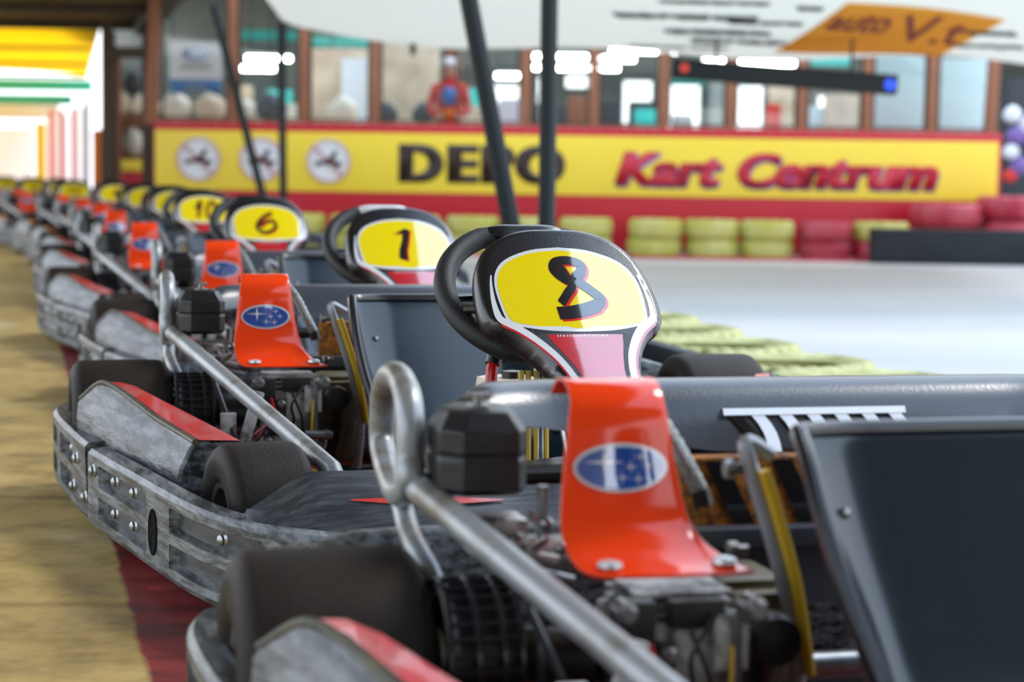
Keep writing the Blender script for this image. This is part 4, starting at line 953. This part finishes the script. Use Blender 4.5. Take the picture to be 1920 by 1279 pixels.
    for i in range(30):
        a = 2*math.pi*i/30; p = Vector((0, math.cos(a)*.077, math.sin(a)*.077)); tube(bm, [fc+p+Vector((-.036, 0, 0)), fc+p+Vector((.036, 0, 0))], .003, 5)
    part('fan_cage', bm, 'satin', fan)
    bm = NB(); lathe(bm, [(.001, -.003), (.026, -.003), (.028, 0), (.028, .006)], fc+Vector((-.034, 0, 0)), 'x', 24); part('round_cap', bm, 'silver', fan)
    bm = NB(); tube(bm, [fc+Vector((.052, math.cos(a)*.090, math.sin(a)*.090)) for a in [R(-30+i*10) for i in range(25)]], .006, 8); part('guard_hoop', bm, 'satin', fan)
    bm = NB(); tube(bm, [(-.47, .96, .195), (-.38, .93, .19)], .03, 16); part('clutch_drum', bm, 'dark', eng)
    # carburettor and throttle bits
    bm = NB(); box(bm, (-.465, 1.03, .305), (.06, .06, .04), bev=.008); lathe(bm, [(.018, 0), (.018, .05), (.022, .05), (.022, .06)], (-.44, 1.0, .29), 'x', 14); tube(bm, [(-.49, .99, .30), (-.41, .975, .285)], .006, 8); carb = part('carburettor', bm, 'alu')
    bm = NB(); tube(bm, smooth_path([(-.44, .985, .335), (-.425, .97, .31), (-.45, .965, .285), (-.40, .95, .27)], 6), .004, 6); tube(bm, [(-.421, 1.0, .36), (-.421, 1.0, .30)], .006, 8); part('throttle_linkage', bm, 'steel', carb)
    for (u, v, z, r_) in [(-.455, .972, .305, .012), (-.425, .968, .325, .008), (-.49, .975, .318, .009), (-.41, .965, .30, .007)]:
        b = NB(); bmesh.ops.create_icosphere(b, subdivisions=2, radius=r_)
        for vv in b.verts: vv.co += Vector((u, v, z))
        part('fitting', b, 'steel', carb)
    # air filter box
    bm = NB(); rows = []
    hx, hy = .047, .055; ch = .022
    def octa(k_, z): return [Vector((-.478+x*k_, 1.065+y*k_, z)) for x, y in [(-hx+ch, -hy), (hx-ch*.6, -hy), (hx, -hy+ch), (hx, hy-ch), (hx-ch, hy), (-hx+ch, hy), (-hx, hy-ch), (-hx, -hy+ch)]]
    V = grid(bm, [octa(.90, .347), octa(1.0, .353), octa(1.0, .384), octa(.975, .386), octa(.975, .390), octa(1.0, .392), octa(1.0, .415), octa(.74, .434), octa(.55, .437)], closed_u=True); bm.faces.new(V[0]); bm.faces.new(V[-1])
    af = part('air_filter_box', bm, 'black', ang=25); md = af.modifiers.new('bev', 'BEVEL'); md.width = .003; md.segments = 2; md.limit_method = 'ANGLE'; md.angle_limit = R(25)
    bm = NB(); lathe(bm, [(.014, 0), (.014, .003), (.006, .004), (.006, .012), (.001, .013)], (-.478, 1.06, .436), 'z', 12); box(bm, (-.478, 1.06, .448), (.026, .005, .007), bev=.001); part('wing_nut', bm, 'steel', af)
    # red curved cover with oval emblem
    CR = [(1.045, .452, -.402, -.302), (1.02, .466, -.404, -.306), (.99, .4715, -.406, -.308), (.962, .468, -.408, -.310), (.942, .455, -.410, -.311), (.933, .435, -.414, -.309), (.928, .40, -.419, -.304), (.922, .365, -.423, -.298), (.912, .333, -.426, -.290), (.892, .315, -.426, -.280), (.865, .303, -.424, -.266), (.842, .298, -.416, -.252), (.832, .297, -.402, -.250)]
    cp2 = smooth_path([(a, b, 0) for a, b, c_, d_ in CR], 5); cl = smooth_path([(c_, d_, 0) for a, b, c_, d_ in CR], 5)
    rows = [[Vector((l.x+(l.y-l.x)*t+(.0), p.x-.006*math.sin(math.pi*t), p.y)) for t in [j/10 for j in range(11)]] for p, l in zip(cp2, cl)]
    bm = NB(); grid(bm, rows); cov = part('engine_cover', bm, 'orange', ang=60); solid(cov, .004, 0)
    md = cov.modifiers.new('bev', 'BEVEL'); md.width = .0012; md.segments = 2; md.limit_method = 'ANGLE'
    def cf(x, z, e=.0045):       # point on the cover face at height z
        best = min(range(len(cp2)-1), key=lambda i: abs((cp2[i].y+cp2[i+1].y)/2-z) if cp2[i].x < .96 else 9)
        p, q = cp2[best], cp2[best+1]; t = (z-p.y)/(q.y-p.y) if abs(q.y-p.y) > 1e-6 else 0
        v = p.x+(q.x-p.x)*t; l = cl[best].lerp(cl[best+1], max(0, min(1, t))); tt = (x-l.x)/(l.y-l.x)
        return Vector((x, v-.006*math.sin(math.pi*max(0, min(1, tt)))-e, z))
    ec = (-.362, .390); ea, eb = .0495, .0245
    def ell(a, b, n=40): return [(ec[0]+a*math.cos(2*math.pi*i/n), ec[1]+b*math.sin(2*math.pi*i/n)) for i in range(n)]
    def emb(pts_list, e, m, name, g=.01):
        b = NB()
        for pts_ in pts_list:
            b2 = NB(); poly2(b2, pts_); me = bpy.data.meshes.new('t'); b2.to_mesh(me); b2.free(); b.from_mesh(me); bpy.data.meshes.remove(me)
        cut(b, g); mapbm(b, lambda x, y: cf(x, y, e)); return part(name, b, m, cov)
    emb([ell(ea, eb)], .0042, 'silver', 'emblem_ring'); emb([ell(ea*.925, eb*.86)], .0052, 'blue', 'emblem_field')
    def star(cx_, cz_, sx_, sz_): return [(ec[0]+cx_+(sx_ if i % 2 == 0 else sx_*.13)*math.cos(i*math.pi/4)*1.0, ec[1]+cz_+(sz_ if i % 2 == 0 else sz_*.13)*math.sin(i*math.pi/4)) for i in range(8)]
    emb([star(-.018, .006, .022, .015)]+[star(x, z, .0085, .0072) for x, z in [(.020, .011), (.028, .001), (.009, .001), (.0, -.0095), (.017, -.011)]], .0062, 'white', 'emblem_star')
    for (u, v, z) in [(-.392, .853, .3005), (-.274, .853, .3005)]:
        b = NB(); lathe(b, [(.013, 0), (.012, .004), (.006, .006), (.0005, .0065)], (u, v, z+.003), 'z', 14); part('cover_bolt', b, 'silver', cov)
    # braided hose
    b = NB(); hp = smooth_path([(-.300, 1.06, .445), (-.283, 1.03, .42), (-.268, 1.0, .385), (-.252, .99, .352)], 8); tube(b, hp, [.0085+.0012*(i % 2) for i in range(len(hp))], 10); part('braided_hose', b, 'braid')
    b = NB(); tube(b, [hp[-1], hp[-1]+Vector((.004, -.002, -.016))], .011, 10); part('hose_end', b, 'dark')
    # ---- silver side guard with loop handle
    T0 = Vector((-.541, 1.115, .350)); T1 = Vector((-.372, .05, .211))
    bm = NB(); tube(bm, [T0+(T1-T0)*(i/10) for i in range(11)]+[Vector((-.345, -.02, .12))], .0158, 16); lathe(bm, [(.0175, 0), (.0175, .012)], (0, 0, 0), 'z', 16)
    grd = part('side_guard_tube', bm, 'tube')
    lp = smooth_path([(-.543, 1.10, .345), (-.543, 1.10, .38), (-.542, 1.105, .415), (-.540, 1.135, .441), (-.535, 1.21, .453), (-.529, 1.30, .444), (-.524, 1.37, .415), (-.522, 1.39, .385), (-.523, 1.375, .345), (-.532, 1.24, .318)], 7, closed=True)
    bm = NB(); tube(bm, lp, .0155, 14, closed=True); part('loop_handle', bm, 'tube', grd)
    bm = NB(); tube(bm, smooth_path([(-.526, 1.34, .33), (-.530, 1.22, .31), (-.535, 1.13, .285), (-.520, 1.05, .235), (-.50, 1.04, .12), (-.45, 1.05, .07)], 6), .0125, 12); part('guard_stay', bm, 'tube', grd)
    bm = NB(); tube(bm, [T0+(T1-T0)*.015, T0+(T1-T0)*.028], .0185, 16); part('collar', bm, 'steel', grd)
    bm = NB(); tube(bm, [(-.528, 1.13, .265), (-.508, 1.03, .235)], .006, 8); tube(bm, [(-.508, 1.03, .235), (-.503, 1.0, .225)], .009, 8); part('support_rod', bm, 'steel', grd)
    bm = NB(); tube(bm, [(-.47, .86, .262), (-.42, .62, .08)], .0045, 6); part('throttle_cable', bm, 'black', grd)
    bm = NB(); box(bm, (-.415, .74, .20), (.022, .012, .12), Matrix.Rotation(R(16), 3, 'Y'), bev=.003); box(bm, (-.455, .76, .18), (.03, .01, .07), bev=.002); part('mounting_bracket', bm, 'alu', grd)
    return k

def dup(root, x, y, rz, label):
    r = root.copy(); C.objects.link(r); r.location = (x, y, 0); r.rotation_euler = (0, 0, rz); r['label'] = label
    for ch in list(root.children):
        c = ch.copy(); C.objects.link(c); c.parent = r
        for g in ch.children: d = g.copy(); C.objects.link(d); d.parent = c
    return r
def renumber(kt, num):
    for ch in kt.children:
        if ch.name.startswith('number_fairing'):
            olds = {('number_shadow' if g.name.startswith('number_shadow') else 'number'): g for g in ch.children if g.name.startswith('number')}
            for nm, b, m in number_decals(num):
                me = bpy.data.meshes.new(nm); bmesh.ops.recalc_face_normals(b, faces=b.faces[:]); b.to_mesh(me); b.free(); me.materials.append(MT[m]); me.shade_smooth(); olds[nm].data = me
k8 = make_kart('8', 'kart with number 8 on its yellow panel, sharpest of the row, red-topped grey side pod')
k8.location = (.0885, 3.08, 0); k8.rotation_euler = (0, 0, R(15))
KL = [('7', .685, 1.11, 14, 'nearest kart, only its rear half in the picture, large glossy red cover with oval emblem'),
      ('1', -.283, 4.96, 15, 'kart with number 1 on its yellow panel, directly behind the number 8 kart'),
      ('6', -.882, 6.86, 15, 'kart with number 6 on its yellow panel, third panel from the right'),
      ('10', -1.47, 9.15, 15, 'kart with white-framed number 10 panel, fourth readable panel from the right'),
      ('3', -1.97, 11.2, 15.5, 'kart with its panel half hidden behind the wheel of the number 10 kart'),
      ('9', -2.50, 13.1, 16, 'far kart whose panel stands below the left end of the yellow board'),
      ('4', -3.10, 15.0, 16, 'far kart whose panel stands in front of the dark door posts'),
      ('12', -3.86, 16.9, 17, 'far kart whose wide panel stands in front of the orange banner'),
      ('2', -4.42, 18.8, 17, 'far kart whose panel stands in front of the red and white striped posts'),
      ('5', -5.16, 20.7, 17, 'very far kart whose small panel stands below the yellow banner at the left'),
      ('1', -5.98, 22.7, 17, 'farthest kart at the left edge of the picture with a small yellow panel')]
for n_, x, y, a_, lb in KL:
    q = dup(k8, x, y, R(a_), lb)
    renumber(q, n_)
    if n_ == '1' and y < 6:
        for ch in q.children:
            if ch.name.startswith('steering_wheel'):
                for g in ch.children:
                    if g.name.startswith('grip_patch'):
                        g.data = g.data.copy(); g.data.materials[0] = MT['white']

# ================================================================ canopy over the kart lane and the far left
EA, EZ = 1.35, 2.48
def edge(Y): return EA-.25*Y
def slab(name, pts, z0, z1, m, lab=None):
    bm = NB(); bot = [bm.verts.new((p[0], p[1], z0(p) if callable(z0) else z0)) for p in pts]; top = [bm.verts.new((v.co.x, v.co.y, v.co.z+z1)) for v in bot]
    bm.faces.new(bot[::-1]); bm.faces.new(top)
    for i in range(len(pts)): j = (i+1) % len(pts); bm.faces.new((bot[i], bot[j], top[j], top[i]))
    return finish(name, bm, m, smooth=False)
o = slab('roof_canopy', [(4.6, -6.3), (4.6, .55), (edge(.55), .55), (edge(23.6), 23.6), (edge(23.6)-3.6, 23.6), (edge(-6.3)-3.6, -6.3)], EZ, .05, 'roof'); struct(o)  # near right wing added to darken seat reflections; left side narrowed to brighten floor
t = thing('yellow_roof_panel', 'bright yellow translucent roof panel at the top left over the far karts', 'roof panel', (-5.15, 24.0, EZ))
bm = NB(); grid(bm, [[Vector((-.235*(13*j/10)-8*(1-i/16), 13*j/10, .16*math.sin(i/16*math.pi)**.5-.02)) for i in range(17)] for j in range(11)]); solid(finish('panel_sheet', bm, 'yroof', t), .01)
bm = NB()
for j in (0, 4.3, 8.6, 13): bar(bm, (-.235*j-8, j, -.03), (-.235*j, j, -.03), .05, .05)
finish('panel_rib', bm, 'darkwood', t, smooth=False)
bm = NB(); bar(bm, (edge(-6), -6, EZ-.08), (edge(23.5), 23.5, EZ-.08), .22, .16, .01); o = finish('edge_beam', bm, 'darkwood'); tag(o, 'long dark timber beam along the edge of the kart canopy', 'beam')
for i, (Y, lb) in enumerate([(8.5, 'first'), (12.5, 'second')]):
    pass
for k, (Y, lb) in enumerate([(21.0, 'dark rafter nearest the camera under the canopy at the top left'), (23.4, 'dark rafter just in front of the bright yellow roof panel')]):
    bm = NB(); bar(bm, (edge(Y)-.13, Y, EZ-.06), (edge(Y)-3.5, Y, EZ-.06), .12, .10, .006); o = finish('rafter', bm, 'darkwood'); tag(o, lb, 'beam', 'dark rafters')
def post(px0, px1, ytop, Y, m, lb, name='timber_post', cat='post', group=None, zb=0.0, wy=.12):
    a = at(px0, 345, Y); b = at(px1, 345, Y); tz = at((px0+px1)/2, ytop, Y).z
    bm = NB(); w2 = (b.x-a.x)/2
    box(bm, (0, 0, (tz-zb)/2), (w2*2, wy, tz-zb), bev=.01); 
    if name == 'timber_post': box(bm, (0, 0, .03), (w2*2+.05, wy+.05, .06), bev=.005)
    o = finish(name, bm, m); o.location = ((a.x+b.x)/2, Y, zb); return tag(o, lb, cat, group)
post(196, 216, 60, 20.6, 'darkwood', 'black-brown timber post left of the dark doorway')
post(268, 290, 60, 18.35, 'darkwood', 'brown corner post at the left end of the yellow board')
post(217, 226, 100, 20.7, 'wood', 'thin brown door post beside the black-brown post')
cuboid('door_lintel', 196, 290, 88, 108, 20.2, 'darkwood', 'dark timber lintel over the doorway left of the yellow board', 'lintel', .12)
cuboid('low_red_panel', 222, 270, 322, 400, 21.0, 'signred', 'low red panel inside the doorway', 'panel', .05)
cuboid('low_yellow_panel', 222, 270, 300, 321, 20.98, 'signyel', 'yellow strip above the red panel inside the doorway', 'panel', .05)
cuboid('brown_cabinet', 224, 270, 215, 298, 22.2, 'wood', 'brown cabinet seen through the doorway', 'cabinet', .4)
cuboid('wooden_crate', 236, 268, 292, 400, 21.2, 'wood', 'brown crate under the pale round bag in the doorway', 'box', .35)
blob('stuffed_bag', 250, 268, 21.37, .14, 'cream', 'pale pinkish round bag in the doorway', 'bag', None, (1, .7, 1.1))
blob('hanging_bag', 248, 158, 21.0, .09, 'charcoal', 'dark round bag hanging high in the doorway', 'bag', None, (1, .7, 1.3))
cuboid('wall_shelf', 222, 274, 211, 216, 20.85, 'wood', 'narrow brown shelf in the doorway holding cloth bundles', 'ledge', .3)
blob('cloth_bundle', 232, 197, 21.0, .10, 'beige', 'tan cloth bundle left in the doorway', 'cloth', None, (.8, .7, 1.5))
blob('cloth_bundle', 262, 199, 21.0, .11, 'cream', 'cream cloth bundle right in the doorway', 'cloth', None, (.9, .7, 1.1))
# far left background
cuboid('white_sheet_wall', -60, 62, 240, 362, 33, 'wsheet', 'white hanging sheet at the far left behind the karts', 'sheet', .03, None)
cuboid('white_banner', 88, 128, 215, 362, 31.5, 'wsheet', 'narrow white banner between the red posts', 'banner', .03)
cuboid('white_banner', 133, 160, 200, 362, 29, 'wsheet', 'white banner right of the red posts', 'banner', .03)
cuboid('yellow_banner', 66, 86, 230, 362, 31, 'signyel', 'pale yellow banner left of the red posts', 'banner', .03)
cuboid('orange_banner', 173, 198, 243, 362, 24, 'orangecloth', 'orange banner beside the black-brown post', 'banner', .04)
for k, px in enumerate((98, 117, 137)): post(px-4, px+4, 205, 29.5-k, 'redcloth', ['left', 'middle', 'right'][k]+' of the three red posts at the far left', 'red_post', 'post', 'red posts', wy=.07)
post(160, 168, 180, 25, 'charcoal', 'thin dark grey post between the white and orange banners', 'grey_post', 'post', None, wy=.06)
cuboid('turquoise_beam', -60, 172, 150, 168, 30, 'teal', 'upper turquoise beam below the yellow roof panel', 'beam', .12)
cuboid('turquoise_beam', -60, 134, 178, 194, 28, 'teal', 'lower turquoise beam at the far left', 'beam', .12)
cuboid('white_fascia', -60, 110, 196, 222, 32, 'whitecloth', 'white fascia board under the lower turquoise beam', 'board', .08)
# right edge: shelf with bagged goods
cuboid('dark_shelf', 1884, 1990, 150, 345, 19.2, 'charcoal', 'dark shelf at the right edge behind the board end', 'shelf', .3)
for k, (px, py, r, m, lb) in enumerate([(1898, 215, .11, 'whitecloth', 'white bundle on the top of the right-edge stack'), (1905, 255, .12, 'purple', 'purple bundle second from the top at the right edge'), (1895, 285, .10, 'whitecloth', 'white bundle in the middle of the right-edge stack'), (1912, 312, .12, 'purple', 'purple bundle low in the right-edge stack'), (1893, 330, .09, 'redcloth', 'pinkish red bundle lowest in the right-edge stack'), (1925, 235, .10, 'whitecloth', 'white bundle cut by the right picture edge')]):
    blob('wrapped_bundle', px, py, 18.9, r-.018, m, lb, 'bundle', 'wrapped bundles at the right edge', (1, .8, .9))
